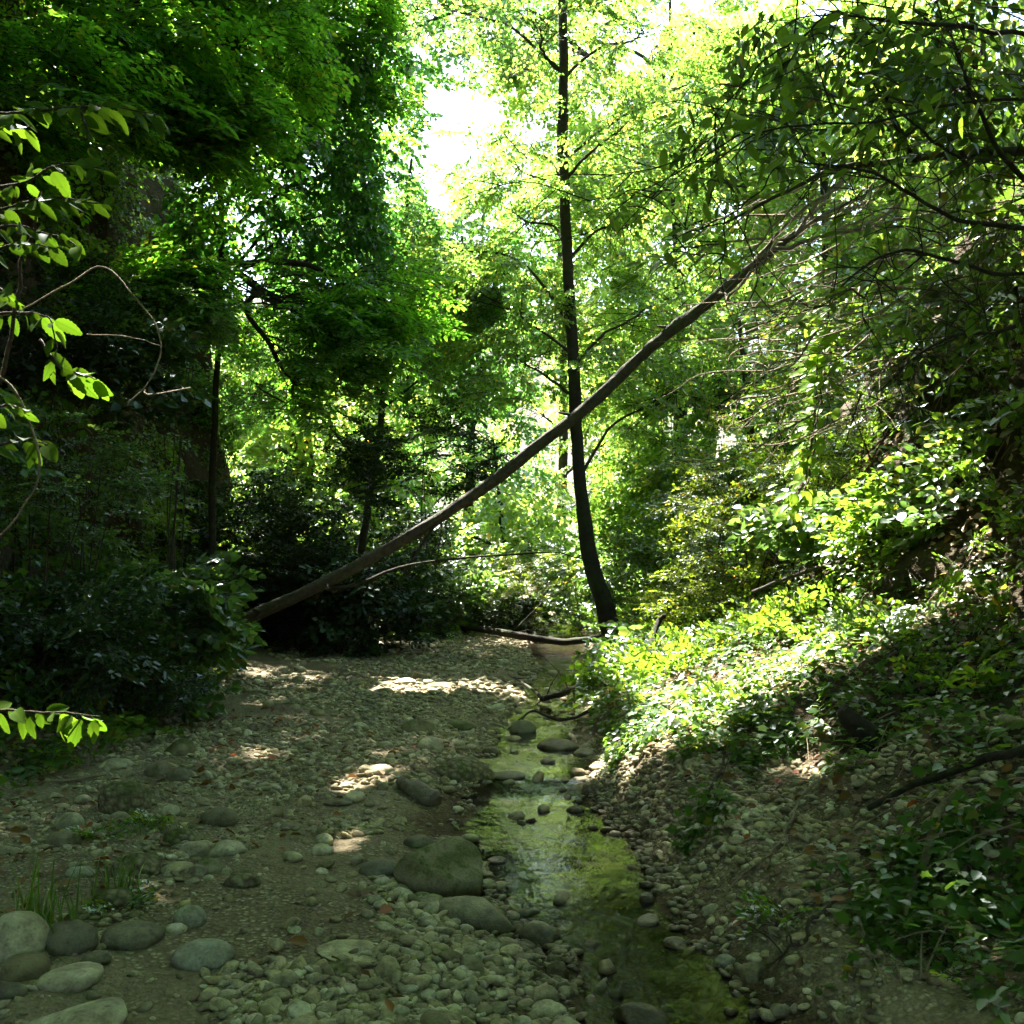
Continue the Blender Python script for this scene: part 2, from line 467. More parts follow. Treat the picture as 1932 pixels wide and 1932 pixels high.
L_BG = leaf_mat('sunlit_leaf', (0.085, 0.16, 0.02), (0.41, 0.66, 0.09), 0.06, .5, .6)
L_CEN = leaf_mat('alder_leaf', (0.065, 0.14, 0.02), (0.31, 0.57, 0.07), 0.06, .5, .6)
L_LEFT = leaf_mat('hornbeam_leaf', (0.07, 0.19, 0.025), (0.25, 0.62, 0.035), 0.04, .55)
L_DARK = leaf_mat('holm_oak_shade_leaf', (0.030, 0.060, 0.018), (0.040, 0.09, 0.012), 0.045, 0.45, 0.35)
L_BUSH = leaf_mat('shrub_leaf', (0.06, 0.13, 0.02), (0.26, 0.48, 0.03), 0.10)
L_IVY = leaf_mat('ivy_leaf', (0.055, 0.12, 0.022), (0.20, 0.38, 0.035), 0.05, 0.5, 0.5)
L_BUSH2 = leaf_mat('bramble_leaf', (0.05, 0.10, 0.03), (0.17, 0.33, 0.05), 0.08)
L_BUSH3 = leaf_mat('privet_leaf', (0.085, 0.14, 0.02), (0.34, 0.50, 0.03), 0.08)
L_DEADLF = leaf_mat('dry_leaf', (0.17, 0.095, 0.03), (0.16, 0.07, 0.015), 0.015, 0.7, 0.3)
L_GRASS = leaf_mat('grass_blade', (0.07, 0.15, 0.025), (0.17, 0.34, 0.03), 0.10)
L_SPRIG = leaf_mat('sprig_leaf_single', (0.06, 0.13, 0.012), (0.075, 0.165, 0.008), 0.04, 0.5)
L_BIG = leaf_mat('overhang_leaf_single', (0.050, 0.105, 0.02), (0.20, 0.38, 0.03), 0.06, 0.35, 0.5)

def ground_mat():
    m, nt, out = new_mat('stream_bank_soil')
    p = nt.nodes.new('ShaderNodeBsdfPrincipled')
    pos = world_pos(nt)
    n1 = noise_n(nt, 1.1, 6, 0.6, pos); n2 = noise_n(nt, 22, 8, 0.7, pos)
    v = nt.nodes.new('ShaderNodeTexVoronoi'); v.inputs['Scale'].default_value = 42; nt.links.new(pos, v.inputs['Vector'])
    v2 = nt.nodes.new('ShaderNodeTexVoronoi'); v2.inputs['Scale'].default_value = 95; nt.links.new(pos, v2.inputs['Vector'])
    soil = ramp(nt, n2, [(0.3, (0.085, 0.062, 0.034)), (0.7, (0.20, 0.155, 0.09))])
    sand = ramp(nt, n2, [(0.3, (0.15, 0.115, 0.068)), (0.7, (0.26, 0.21, 0.13))])
    c = mixc(nt, ramp(nt, n1, [(0.42, (0, 0, 0)), (0.6, (1, 1, 1))]), soil, sand)
    grit = mixc(nt, 1.0, (0.30, 0.27, 0.19), ramp(nt, v.outputs['Color'], [(0.2, (0.6, 0.58, 0.5)), (0.8, (1.3, 1.25, 1.15))]), 'MULTIPLY')
    gm = mathn(nt, 'MULTIPLY', ramp(nt, v.outputs['Distance'], [(0.25, (1, 1, 1)), (0.5, (0, 0, 0))]), ramp(nt, noise_n(nt, 3.0, 4, 0.6, pos), [(0.4, (0, 0, 0)), (0.55, (1, 1, 1))]))
    c = mixc(nt, gm, c, grit)
    sx = nt.nodes.new('ShaderNodeSeparateXYZ'); nt.links.new(pos, sx.inputs[0])
    up = nt.nodes.new('ShaderNodeMapRange'); up.inputs[1].default_value = 0.42; up.inputs[2].default_value = 0.85
    nt.links.new(mathn(nt, 'ADD', sx.outputs[2], mathn(nt, 'MULTIPLY', n1, 0.5)), up.inputs[0])
    bank = ramp(nt, n2, [(0.3, (0.035, 0.026, 0.014)), (0.6, (0.075, 0.055, 0.03)), (0.75, (0.06, 0.075, 0.022))])
    c = mixc(nt, up.outputs[0], c, bank)
    wet = nt.nodes.new('ShaderNodeMapRange'); wet.inputs[1].default_value = 0.075; wet.inputs[2].default_value = 0.02
    nt.links.new(mathn(nt, 'ADD', sx.outputs[2], mathn(nt, 'MULTIPLY', mathn(nt, 'SUBTRACT', n2, 0.5), 0.06)), wet.inputs[0])
    c = mixc(nt, wet.outputs[0], c, mixc(nt, 1.0, c, (0.36, 0.31, 0.24), 'MULTIPLY'))
    nt.links.new(c, p.inputs['Base Color'])
    p.inputs['Roughness'].default_value = 0.92
    p.inputs['Specular IOR Level'].default_value = 0.2
    hh = mathn(nt, 'ADD', n2, mathn(nt, 'ADD', mathn(nt, 'MULTIPLY', v.outputs['Distance'], -0.9), mathn(nt, 'MULTIPLY', v2.outputs['Distance'], -0.4)))
    nt.links.new(bump(nt, hh, 0.8, 0.02), p.inputs['Normal'])
    nt.links.new(p.outputs[0], out.inputs[0])
    return m
M_GROUND = ground_mat()

def water_mat():
    m, nt, out = new_mat('stream_water')
    pos = world_pos(nt)
    mp = nt.nodes.new('ShaderNodeMapping'); mp.inputs['Scale'].default_value = (1.0, 0.42, 1.0)
    nt.links.new(pos, mp.inputs[0])
    n1 = noise_n(nt, 11, 3, 0.5, mp.outputs[0], 0.8)
    n2 = noise_n(nt, 55, 2, 0.5, mp.outputs[0], 0.4)
    hh = mathn(nt, 'ADD', n1, mathn(nt, 'MULTIPLY', n2, 0.22))
    hh = mathn(nt, 'MULTIPLY', hh, ramp(nt, noise_n(nt, 1.7, 3, 0.6, pos), [(0.38, (0.35,) * 3), (0.62, (1.6,) * 3)]))
    nb = bump(nt, hh, 0.17, 0.03)
    fr = nt.nodes.new('ShaderNodeFresnel'); fr.inputs[0].default_value = 1.34; nt.links.new(nb, fr.inputs['Normal'])
    g = nt.nodes.new('ShaderNodeBsdfGlossy'); g.inputs['Roughness'].default_value = 0.03; nt.links.new(nb, g.inputs['Normal'])
    t = nt.nodes.new('ShaderNodeBsdfTransparent'); t.inputs[0].default_value = (0.55, 0.55, 0.52, 1)
    mx = nt.nodes.new('ShaderNodeMixShader')
    nt.links.new(mathn(nt, 'MINIMUM', mathn(nt, 'MULTIPLY', fr.outputs[0], 1.0), 0.95), mx.inputs[0])
    nt.links.new(t.outputs[0], mx.inputs[1]); nt.links.new(g.outputs[0], mx.inputs[2])
    nt.links.new(mx.outputs[0], out.inputs[0])
    return m

def hill_mat():
    m, nt, out = new_mat('dry_hillside')
    p = nt.nodes.new('ShaderNodeBsdfPrincipled'); pos = world_pos(nt)
    n1 = noise_n(nt, 0.35, 8, 0.7, pos)
    c = ramp(nt, n1, [(0.38, (0.10, 0.14, 0.05)), (0.5, (0.24, 0.22, 0.15)), (0.66, (0.36, 0.33, 0.27))])
    nt.links.new(c, p.inputs['Base Color']); p.inputs['Roughness'].default_value = 1.0
    nt.links.new(bump(nt, noise_n(nt, 1.2, 8, 0.7, pos), 1.0, 1.0), p.inputs['Normal'])
    nt.links.new(p.outputs[0], out.inputs[0])
    return m

# ------------------------------------------------------------------ the setting: ground, stream, hillside
def grid_mesh(xs, ys, Z, mat, name, X=None):
    nx, ny = len(xs), len(ys)
    XX, YY = np.meshgrid(xs, ys)
    if X is not None: XX = X
    V = np.stack([XX, YY, Z], -1).reshape(-1, 3)
    i = np.arange(ny - 1)[:, None] * nx; j = np.arange(nx - 1)[None, :]
    F = np.stack([i + j, i + j + 1, i + nx + j + 1, i + nx + j], -1).reshape(-1, 4)
    return mesh_np(name, V, [F], [mat])

xs = np.concatenate([np.linspace(-40, -8, 24)[:-1], np.linspace(-8, -3.4, 84)[:-1], np.linspace(-3.4, 3.2, 130)[:-1], np.linspace(3.2, 7, 50)[:-1], np.linspace(7, 40, 24)])
ys = np.concatenate([np.linspace(-14, 2.4, 40)[:-1], np.linspace(2.4, 9, 130)[:-1], np.linspace(9, 20, 130)[:-1], np.linspace(20, 90, 90)])
GX, GY = np.meshgrid(xs, ys)
GZ = H(GX, GY)
ground = tag(link('ground', grid_mesh(xs, ys, GZ, M_GROUND, 'ground', GX + cliff_shift(GX, GY, GZ) + bank_shift(GX, GY, GZ))), 'pebbly brown stream bed, gravel bar and earth banks', None, None, 'structure')

wy = np.linspace(-6, 26, 330)
ws = np.linspace(0, 1, 26)
wl = XL(wy) - 0.35; wr = XR(wy) + 0.30
WX = wl[:, None] + (wr - wl)[:, None] * ws[None, :]
WY = np.repeat(wy[:, None], 26, 1)
WZ = ZW(WY) - 0.004 + 0.004 * fbm(WX * 5, WY * 3, 0.0, 2)
WZ += 0.012 * np.exp(-((WY - 6.85) / 0.35) ** 2) * vnoise(WX * 11, WY * 9, 1.0)
tag(link('stream_water', grid_mesh(ws, wy, WZ, water_mat(), 'stream_water', WX)), 'shallow clear stream winding between gravel and bank', None, None, 'structure')

hx = np.linspace(-70, 70, 90); hy = np.linspace(48, 120, 40)
HX, HY = np.meshgrid(hx, hy)
HZ = 0.2 + smooth((HY - 48) / 60) * (30 - 0.12 * HX) * (0.8 + 0.3 * fbm(HX * 0.05, HY * 0.05, 0.0, 3)) + 0.8 * fbm(HX * 0.3, HY * 0.3, 2.0, 3)
tag(link('hillside', grid_mesh(hx, hy, HZ, hill_mat(), 'hillside')), 'pale dry hillside far behind the trees', None, None, 'structure')

# ------------------------------------------------------------------ foliage machinery
def leaf_verts(b, u, n, l, w, six):
    u = u / (np.linalg.norm(u, axis=-1, keepdims=True) + 1e-9)
    v = np.cross(n, u); v /= np.linalg.norm(v, axis=-1, keepdims=True) + 1e-9
    n = np.cross(u, v)
    l = l[:, None]; w = w[:, None]
    if six:
        pts = [b, b + u * l * .30 + v * w * .46 + n * w * .14, b + u * l * .66 + v * w * .40 + n * w * .10 - n * l * .04, b + u * l * .98 - n * l * .13,
               b + u * l * .66 - v * w * .40 + n * w * .10 - n * l * .04, b + u * l * .30 - v * w * .46 + n * w * .14]
    else:
        pts = [b, b + u * l * .45 + v * w * .5 + n * w * .1, b + u * l * .98 - n * l * .10, b + u * l * .45 - v * w * .5 + n * w * .1]
    return np.stack(pts, 1)

def template(rng, L=0.7, nside=9, per=5, ll=0.09, lw=0.055, droop=0.12, jit=0.35, six=False, hang=0.15, updown=0.0):
    B, U, N = [], [], []
    segs = []
    main = lambda t: np.array([t * L, 0.05 * L * math.sin(t * 5), -droop * L * t * t + updown * L * t])
    for k in range(6): segs.append((main(k / 6), main((k + 1) / 6)))
    for i in range(nside):
        t = 0.12 + 0.85 * (i + rng.uniform(-.3, .3)) / nside
        s = 1 if i % 2 else -1
        a = s * R(rng.uniform(35, 65))
        q = main(t)
        d = np.array([math.cos(a), math.sin(a), rng.uniform(-.25, .15)])
        ln = L * 0.5 * (1.05 - 0.75 * t) * rng.uniform(.7, 1.1)
        segs.append((q, q + d * ln))
        for j in range(per):
            f = (j + 1) / per
            p = q + d * ln * f - np.array([0, 0, droop * ln * f * f])
            sd = 1 if j % 2 else -1
            aa = a + sd * R(rng.uniform(30, 70)) if j < per - 1 else a
            B.append(p); U.append([math.cos(aa), math.sin(aa), -hang + rng.normal() * .18])
            N.append([rng.normal() * jit, rng.normal() * jit, 1])
    for j in range(per):
        B.append(main(0.3 + 0.7 * j / per)); aa = R(rng.uniform(-70, 70)); U.append([math.cos(aa), math.sin(aa), -hang]); N.append([rng.normal() * jit, rng.normal() * jit, 1])
    B, U, N = (np.array(a, float) for a in (B, U, N))
    n = len(B)
    return leaf_verts(B, U, N, ll * rng.uniform(.65, 1.15, n), lw * rng.uniform(.75, 1.15, n), six), np.array(segs)

def place_sprays(mb, rng, temps, pos, yaw, pitch, roll, scale, leaf_mi=0, twig_mi=None, twig_r=0.004, cull=True, keep_fn=None):
    idx = rng.integers(0, len(temps), len(pos))
    Rm = rmat(yaw, pitch, roll) * scale[:, None, None]
    for k, (LV, SG) in enumerate(temps):
        s = np.where(idx == k)[0]
        if not len(s): continue
        nl, nv, _ = LV.shape
        V = np.einsum('aij,lj->ali', Rm[s], LV.reshape(-1, 3)) + pos[s][:, None, :]
        V = V.reshape(len(s) * nl, nv, 3)
        c = V.mean(1)
        keep = np.ones(len(V), bool)
        if cull is not False:
            so_ = sun_open(c, rng)
            if cull == 'part': so_ &= rng.random(len(c)) > .15
            keep &= ~so_
        keep &= c[:, 2] > H(c[:, 0], c[:, 1], False) + 0.01
        if keep_fn is not None: keep &= keep_fn(c)
        V = V[keep]; m = len(V)
        base = np.arange(m)[:, None] * nv
        rn = np.clip(rng.random(m), 0, 1)
        if nv == 4: mb.add(V, base + np.arange(4)[None, :], leaf_mi, rn)
        else:
            F = np.concatenate([base + np.array([[0, 1, 2, 3]]), base + np.array([[0, 3, 4, 5]])])
            mb.add(V, F, leaf_mi, np.concatenate([rn, rn]))
        if twig_mi is not None:
            A = np.einsum('aij,kj->aki', Rm[s], SG[:, 0]) + pos[s][:, None, :]
            Bq = np.einsum('aij,kj->aki', Rm[s], SG[:, 1]) + pos[s][:, None, :]
            A = A.reshape(-1, 3); Bq = Bq.reshape(-1, 3)
            if cull is True:
                kk = ~sun_open(0.5 * (A + Bq), rng); A, Bq = A[kk], Bq[kk]
            if keep_fn is not None:
                kk = keep_fn(0.5 * (A + Bq)); A, Bq = A[kk], Bq[kk]
            if not len(A): continue
            T = Bq - A; T /= np.linalg.norm(T, axis=1)[:, None] + 1e-9
            X = np.cross(T, [0.13, 0.2, 0.97]); X /= np.linalg.norm(X, axis=1)[:, None] + 1e-9
            Y = np.cross(T, X)
            ring = [(math.cos(a), math.sin(a)) for a in (0, 2.094, 4.189)]
            TV = np.stack([A + twig_r * (ca * X + sa * Y) for ca, sa in ring] + [Bq + twig_r * .6 * (ca * X + sa * Y) for ca, sa in ring], 1)
            b6 = np.arange(len(A))[:, None] * 6
            TF = np.concatenate([b6 + np.array([[0, 1, 4, 3]]), b6 + np.array([[1, 2, 5, 4]]), b6 + np.array([[2, 0, 3, 5]])])
            mb.add(TV, TF, twig_mi, 0.5)

def ellipsoid_pts(rng, c, r, n, shell=0.5, gap=0.0, gs=1.3):
    out = np.zeros((0, 3))
    while len(out) < n:
        d = rng.normal(size=(n * 2, 3)); d /= np.linalg.norm(d, axis=1)[:, None]
        q = rng.random(n * 2) ** (1 / (3 + 4 * shell))
        p = c[None, :] + d * q[:, None] * np.asarray(r)[None, :]
        if gap: p = p[vnoise(p[:, 0] * gs, p[:, 1] * gs, p[:, 2] * gs) > gap - 0.55]
        out = np.vstack([out, p])
    return out[:n]

def tree(name, label, trunk_pts, trunk_r, ells, temps, leaf, bark, rng, cat='tree', group=None, n_per=60, limb_r=0.06, twig=True, twig_r=0.004, sides=10,
         gap=0.45, pitch=(-0.6, 0.5), roll=0.6, cull=True, sub=0.5, keep_fn=None, scale=(0.75, 1.2), split_limbs=False, spl=40, extra=None, amp=0.03):
    tp = spline(trunk_pts, spl); tp = wiggle(tp, amp, rng.random() * 9)
    base = tp[0].copy()
    root = thing(name, base, label, cat, group)
    mb = MB()
    mb.tube(tp, np.interp(np.linspace(0, 1, spl), np.linspace(0, 1, len(trunk_r)), trunk_r), sides, 0, 0.18, rng.random())
    cr = MB()
    for e in ells:
        c, r = np.asarray(e[0], float), e[1]
        n = int(n_per * (e[2] if len(e) > 2 else 1))
        # limb from the trunk to the cluster
        hd = np.linalg.norm(tp[:, :2] - c[None, :2], axis=1)
        want = c[2] - 0.7 * hd
        k = int(np.argmin(np.abs(tp[:, 2] - want) + 0.3 * hd)); k = max(2, min(k, spl - 1))
        s = tp[k]
        m = 0.5 * (s + c) + np.array([0, 0, 0.10 * np.linalg.norm(c - s)]) + rng.normal(size=3) * 0.08
        far = c + (c - s) / (np.linalg.norm(c - s) + 1e-6) * 0.5 * min(r)
        lp = wiggle(spline([s, m, c, far], 18), 0.06, rng.random() * 9)
        if not (cull and sun_open(lp[9:10], rng)[0] and False):
            t_ = mb if not split_limbs else MB()
            t_.tube(lp, np.linspace(limb_r, limb_r * .2, 18), 6, 0, 0.1)
        pos = ellipsoid_pts(rng, c, r, n, 0.4, gap)
        nsub = int(n * sub)
        sub_pos = pos[:nsub]
        if cull is True and nsub: sub_pos = sub_pos[~sun_open(sub_pos, rng)]
        for q in sub_pos:
            a = lp[rng.integers(7, 18)]
            mm = 0.5 * (a + q) + np.array([0, 0, 0.05]) + rng.normal(size=3) * 0.04
            t_.tube(spline([a, mm, q], 5), np.linspace(limb_r * .28, 0.003, 5), 3, 0, 0, cap=False)
        if split_limbs: t_.build('branch', bark, root, base)
        out = pos - (0.5 * (c + s))[None, :]
        yaw = np.arctan2(out[:, 1], out[:, 0]) + rng.normal(size=n) * 0.7
        place_sprays(cr, rng, temps, pos, yaw, rng.uniform(*pitch, n), rng.normal(size=n) * roll, rng.uniform(*scale, n), 0, 1 if twig else None, twig_r, ('part' if c[2] > 8.2 else False) if cull == 'high' else cull, keep_fn)
    mb.build('trunk', bark, root, base)
    cr.build('crown', [leaf, bark], root, base)
    return root

trng = np.random.default_rng(11)
T_FAR = [template(trng, 1.1, 11, 5, 0.17, 0.11, 0.3, 1.0) for _ in range(5)]
T_MID = [template(trng, 0.8, 11, 6, 0.095, 0.062, 0.25, 0.9, True, .4) for _ in range(6)]
T_HORN = [template(trng, 0.75, 12, 6, 0.085, 0.046, 0.16, 0.28, True, 0.12) for _ in range(6)]
T_OVER = [template(trng, 1.3, 12, 5, 0.22, 0.14, 0.12, 0.4) for _ in range(4)]
T_DARK = [template(trng, 0.6, 10, 6, 0.07, 0.034, 0.1, 0.7, True) for _ in range(4)]
T_BUSH = [template(trng, 0.5, 8, 5, 0.065, 0.042, 0.25, 0.8, True) for _ in range(5)]
T_BROAD = [template(trng, 0.5, 6, 4, 0.105, 0.07, 0.3, 0.7, True, .3) for _ in range(4)]
T_FINE = [template(trng, 0.45, 10, 7, 0.038, 0.022, 0.2, 0.8, True) for _ in range(4)]
T_HERB = [template(trng, 0.3, 6, 4, 0.055, 0.034, 0.35, 0.5, True) for _ in range(5)]

def E(px, py, d, rx, ry, rd=None, dens=1.0):
    c = P(px, py, d); k = d / W0
    return (c, (rx * k, rd if rd else 0.5 * (rx + ry) * k, ry * k), dens)

#@@PART2@@
# ------------------------------------------------------------------ shafts of sun that the crowns leave open
for px, py, d, r in ((1190, 690, 11.75, .28), (1250, 640, 11.6, .3), (1320, 580, 11.4, .32), (1390, 525, 11.2, .32), (1450, 480, 11.1, .3), (1500, 445, 11.0, .3),
                     (1540, 720, 7.9, .35), (1530, 800, 7.8, .35), (1520, 880, 7.7, .35), (1505, 960, 7.6, .35),
                     (60, 200, 2.7, .36), (230, 215, 2.65, .32), (60, 400, 2.7, .38), (150, 400, 2.65, .3), (50, 570, 2.65, .32), (130, 700, 2.68, .28), (30, 800, 2.7, .28), (90, 1350, 2.85, .32), (250, 600, 2.8, .2),
                     (1700, 295, 7.0, .22), (1560, 310, 7.0, .2), (1850, 930, 6.6, .25)):
    SHAFTS.append((P(px, py, d), r))

def on_ground(px, d, dz=-0.08):
    x = (px - W0 / 2) / W0 * d
    return np.array([x, d, float(H(x, d)) + dz])

# ------------------------------------------------------------------ the upright tree beside the stream
r1 = np.random.default_rng(21)
D1 = 16.0
ct = [on_ground(1168, D1, -0.15)] + [P(*q, D1) for q in ((1150, 1165), (1122, 1080), (1103, 980), (1088, 820), (1080, 650), (1067, 480), (1062, 300), (1064, 100), (1062, -150), (1066, -420))]
k1 = D1 / W0
tree('alder_tree', 'tall slim dark-trunked tree standing upright at the stream bend', ct, [a * k1 for a in (26, 19, 15.5, 13.5, 12, 11, 10.5, 10, 9, 7.5, 4)],
     [E(1020, 60, D1 - .5, 140, 90, 1.4, 1.0), E(860, 20, D1, 140, 50, 1.2, .7), E(1180, 80, D1 + .5, 170, 110, 1.4, 1.2), E(990, 290, D1 + .6, 90, 80, 1.2, .25), E(1150, 260, D1 - .4, 140, 120, 1.2, 1.0),
      E(1280, 170, D1 + 1, 140, 150, 1.2, .8), E(1000, 420, D1 + .5, 150, 110, 1.3, 1.1), E(1180, 430, D1 + .6, 140, 120, 1.2, 1.0), E(920, 560, D1 + .6, 150, 110, 1.2, .9), E(1200, 600, D1 + .5, 160, 120, 1.3, 1.0),
      E(1000, 690, D1 + .6, 150, 100, 1.2, .8), E(1250, 760, D1 + .8, 150, 110, 1.2, .9), E(1010, -120, D1, 160, 90, 1.2, .6), E(1150, -130, D1, 160, 90, 1.2, .6), E(860, 470, D1 + 1, 90, 60, 1.0, .5)],
     T_MID, L_CEN, M_BARK, r1, n_per=64, limb_r=0.03, sides=14, gap=0.3, split_limbs=True, spl=60, sub=0.4, amp=0.05, cull='high', scale=(.55, 1.0))

# ------------------------------------------------------------------ slim trees left of the middle
r2 = np.random.default_rng(22)
L_SAP = leaf_mat('sapling_leaf', (0.06, 0.14, 0.03), (0.18, 0.44, 0.06), 0.06, .5, .55)
D2 = 17.5
tree('leaning_sapling', 'slim leaning sapling behind the low end of the leaning trunk', [on_ground(668, D2)] + [P(*q, D2) for q in ((690, 980), (712, 850), (735, 660), (760, 480), (775, 300))],
     [a * D2 / W0 for a in (8.5, 7.5, 6.5, 5.5, 4, 2.5)],
     [E(700, 400, D2, 90, 60, 1, .6), E(800, 560, D2 + 1, 110, 80), E(680, 620, D2 + .5, 90, 80), E(830, 690, D2 + .8, 110, 80), E(590, 480, D2 - .5, 110, 90), E(770, 440, D2 + 1, 80, 60, 1.2, .7), E(560, 620, D2, 110, 80, 1, .8), E(880, 620, D2 + 1, 90, 80, 1, .7), E(500, 740, D2 - .5, 90, 70, 1, .5)],
     T_MID, L_SAP, M_BARK, r2, n_per=80, limb_r=0.03, gap=0.45, cull=False, scale=(.6, 1.1))
D3 = 13.6
tree('maple_tree', 'dark blue-green tree with thin straight stem in front of the cliff end', [on_ground(402, D3)] + [P(*q, D3) for q in ((402, 900), (412, 650), (418, 400), (400, 250), (380, 0), (370, -250))],
     [a * D3 / W0 for a in (7, 6.5, 6, 5.5, 5, 4, 2.5)],
     [E(540, 260, D3, 150, 90, 1.0, 1.0), E(620, 190, D3 + .5, 90, 100, 1, .8), E(640, 330, D3 + .3, 90, 100, 1, .7), E(590, 410, D3 + .4, 130, 90, 1, .9), E(460, 350, D3 - .3, 80, 110, .7, .6), E(660, 80, D3 + .6, 110, 80), E(540, 110, D3, 130, 90, 1.2, 1.3),
      E(500, 470, D3, 110, 70, .8, .6), E(670, 460, D3 + .3, 70, 80, .8, .7), E(420, 180, D3, 90, 90, .8, .9), E(420, 420, D3 + .2, 60, 90, .6, .7)],
     [template(trng, 0.5, 7, 4, 0.10, 0.07, 0.35, 0.9, True, .5) for _ in range(4)], leaf_mat('maple_leaf', (0.045, 0.13, 0.030), (0.13, 0.38, 0.04), 0.06), M_BARK, r2, n_per=58, limb_r=0.03, gap=0.25, pitch=(-1.0, .2), roll=.7)

# ------------------------------------------------------------------ hornbeams rooted on top of the left cliff, hanging out over the gravel
r3 = np.random.default_rng(23)
def left_tree(label, base, mids, ells, n_per=60, leaf=L_LEFT, rad=0.16, seed=1, temps=T_HORN, cull=True):
    bx, by = base
    b = np.array([bx, by, float(H(bx, by)) - 0.2])
    pts = [b] + [np.array(m, float) for m in mids]
    return tree('hornbeam_tree', label, pts, [rad, rad * .8, rad * .6, rad * .3], ells, temps, leaf, M_BARK, np.random.default_rng(seed), group='trees on the left cliff',
                n_per=n_per, limb_r=0.05, gap=0.4, pitch=(-0.4, 0.12), roll=.35, spl=24, cull=cull)
left_tree('layered green tree hanging over the top left of the cliff', (-6.3, 10), [(-5.6, 10, 9.5), (-5.0, 10.2, 11), (-4.4, 10.5, 13)],
          [E(60, 60, 9.5, 180, 90, 1.2, 1.6), E(260, 110, 9.8, 180, 80, 1.0, 1.6), E(420, 60, 10.5, 160, 90, 1.2, 1.4), E(150, 180, 9.0, 120, 50, .8), E(330, 200, 10.0, 130, 60, .8, 1.2), E(350, 300, 10.6, 90, 60, .7, .6), E(-120, 200, 9, 120, 120, 1.2), E(200, -120, 10, 300, 110, 2.0, 2)], 50, seed=31)
left_tree('green tree with flat sprays low on the cliff face behind the bare hooked twig', (-5.8, 12.5), [(-5.0, 12.6, 4.6), (-4.4, 12.6, 5.2), (-3.6, 12.6, 5.2)],
          [E(500, 560, 12.3, 150, 80, .8, 1.1), E(620, 640, 12.6, 130, 80, .8, 1.0), E(410, 540, 12.0, 110, 70, .7, .9), E(300, 560, 11.4, 110, 50, .6), E(540, 700, 12.6, 120, 70, .7, .8), E(690, 560, 12.8, 90, 80, .7, .7)], 60, seed=32, rad=0.09)
left_tree('tree with wide feathery crown above the cliff end, under the white sky gap', (-7.0, 15.5), [(-6.0, 15.5, 8.5), (-5.0, 15.5, 10), (-3.8, 15.5, 11.5)],
          [E(560, 20, 14, 160, 80, 1.3, 1.4), E(700, 30, 14.6, 120, 50, 1.2), E(640, -120, 14, 220, 110, 2, 1.6), E(420, -100, 14, 200, 110, 2, 1.4), E(620, 180, 15, 130, 70, 1, .5)], 50, seed=33)

# ------------------------------------------------------------------ unseen trees added above and behind the camera to keep the stream in shade
def over_tree(label, base, top, ells, seed, n_per):
    bx, by = base
    b = np.array([bx, by, float(H(bx, by)) - 0.2])
    pts = [b, b * .5 + np.array(top) * .5 + np.array([.2, 0, .6]), np.array(top, float)]
    return tree('added_shade_tree', label, pts, [.28, .2, .1], ells, T_OVER, L_LEFT, M_BARK, np.random.default_rng(seed), group='added trees shading the stream', n_per=n_per,
                limb_r=0.09, twig=False, gap=0.4, sub=0.2, spl=24)
over_tree('unseen cliff-top tree added to shade the gravel, crown above the picture', (-7.6, 7.5), (-5.5, 9.5, 14.0),
          [((-5.5, 9.0, 12.5), (3.6, 3.2, 1.6), 1.6), ((-3.0, 10.5, 12.0), (2.6, 2.6, 1.3), 1.1), ((-4.5, 5.0, 12.5), (3.2, 3.0, 1.4), 1.2), ((-0.9, 12.2, 11.5), (2.3, 2.4, 1.2), 1.3)], 41, 150)
over_tree('unseen tree added for shade behind the left cliff, crown above the picture', (-10.5, 15), (-7.5, 16.5, 15.0),
          [((-7.2, 17.0, 14.5), (3.0, 3.4, 1.8), 1.4), ((-9.5, 12.0, 14.0), (3.0, 3.0, 1.6), 1.1), ((-10, 19.0, 13.0), (3.5, 3.5, 2.5), 1.2)], 42, 45)
over_tree('unseen tree added on the right slope to shade from above the camera', (5.4, 1.5), (2.0, 3.5, 11.0),
          [((-0.6, 5.2, 11.2), (2.6, 2.6, 1.2), 1.2), ((1.2, 2.2, 10.5), (3.2, 2.6, 1.5), 1.0), ((-2.5, 1.0, 11.0), (3.0, 2.8, 1.6), .35), ((4.5, -1.0, 9.0), (3, 3, 2.5), 1.0)], 43, 150)
over_tree('unseen tree added for shade on the left bank behind the camera', (-5.6, -3.5), (-3.0, -3.0, 9.0),
          [((-2.5, -3.5, 8.0), (3.0, 2.5, 2.5), 1.4), ((1.5, -6.0, 6.0), (3.5, 2.0, 3.5), 1.6), ((-4.5, -6.0, 4.5), (2.5, 2.0, 3.0), 1.2)], 44, 150)

over_tree('unseen tree added for shade high on the right slope, crown above the picture', (6.8, 6.0), (4.4, 6.5, 11.0),
          [((3.6, 6.2, 10.0), (2.6, 2.6, 1.4), 1.2), ((5.8, 3.0, 9.0), (2.6, 3.0, 2.0), 1.1), ((5.5, 8.5, 10.5), (2.4, 2.2, 1.4), .9), ((2.2, 12.8, 11.2), (1.9, 1.7, 1.0), .9), ((6.5, -1.5, 7.0), (2.4, 3.0, 3.0), 1.1)], 45, 130)
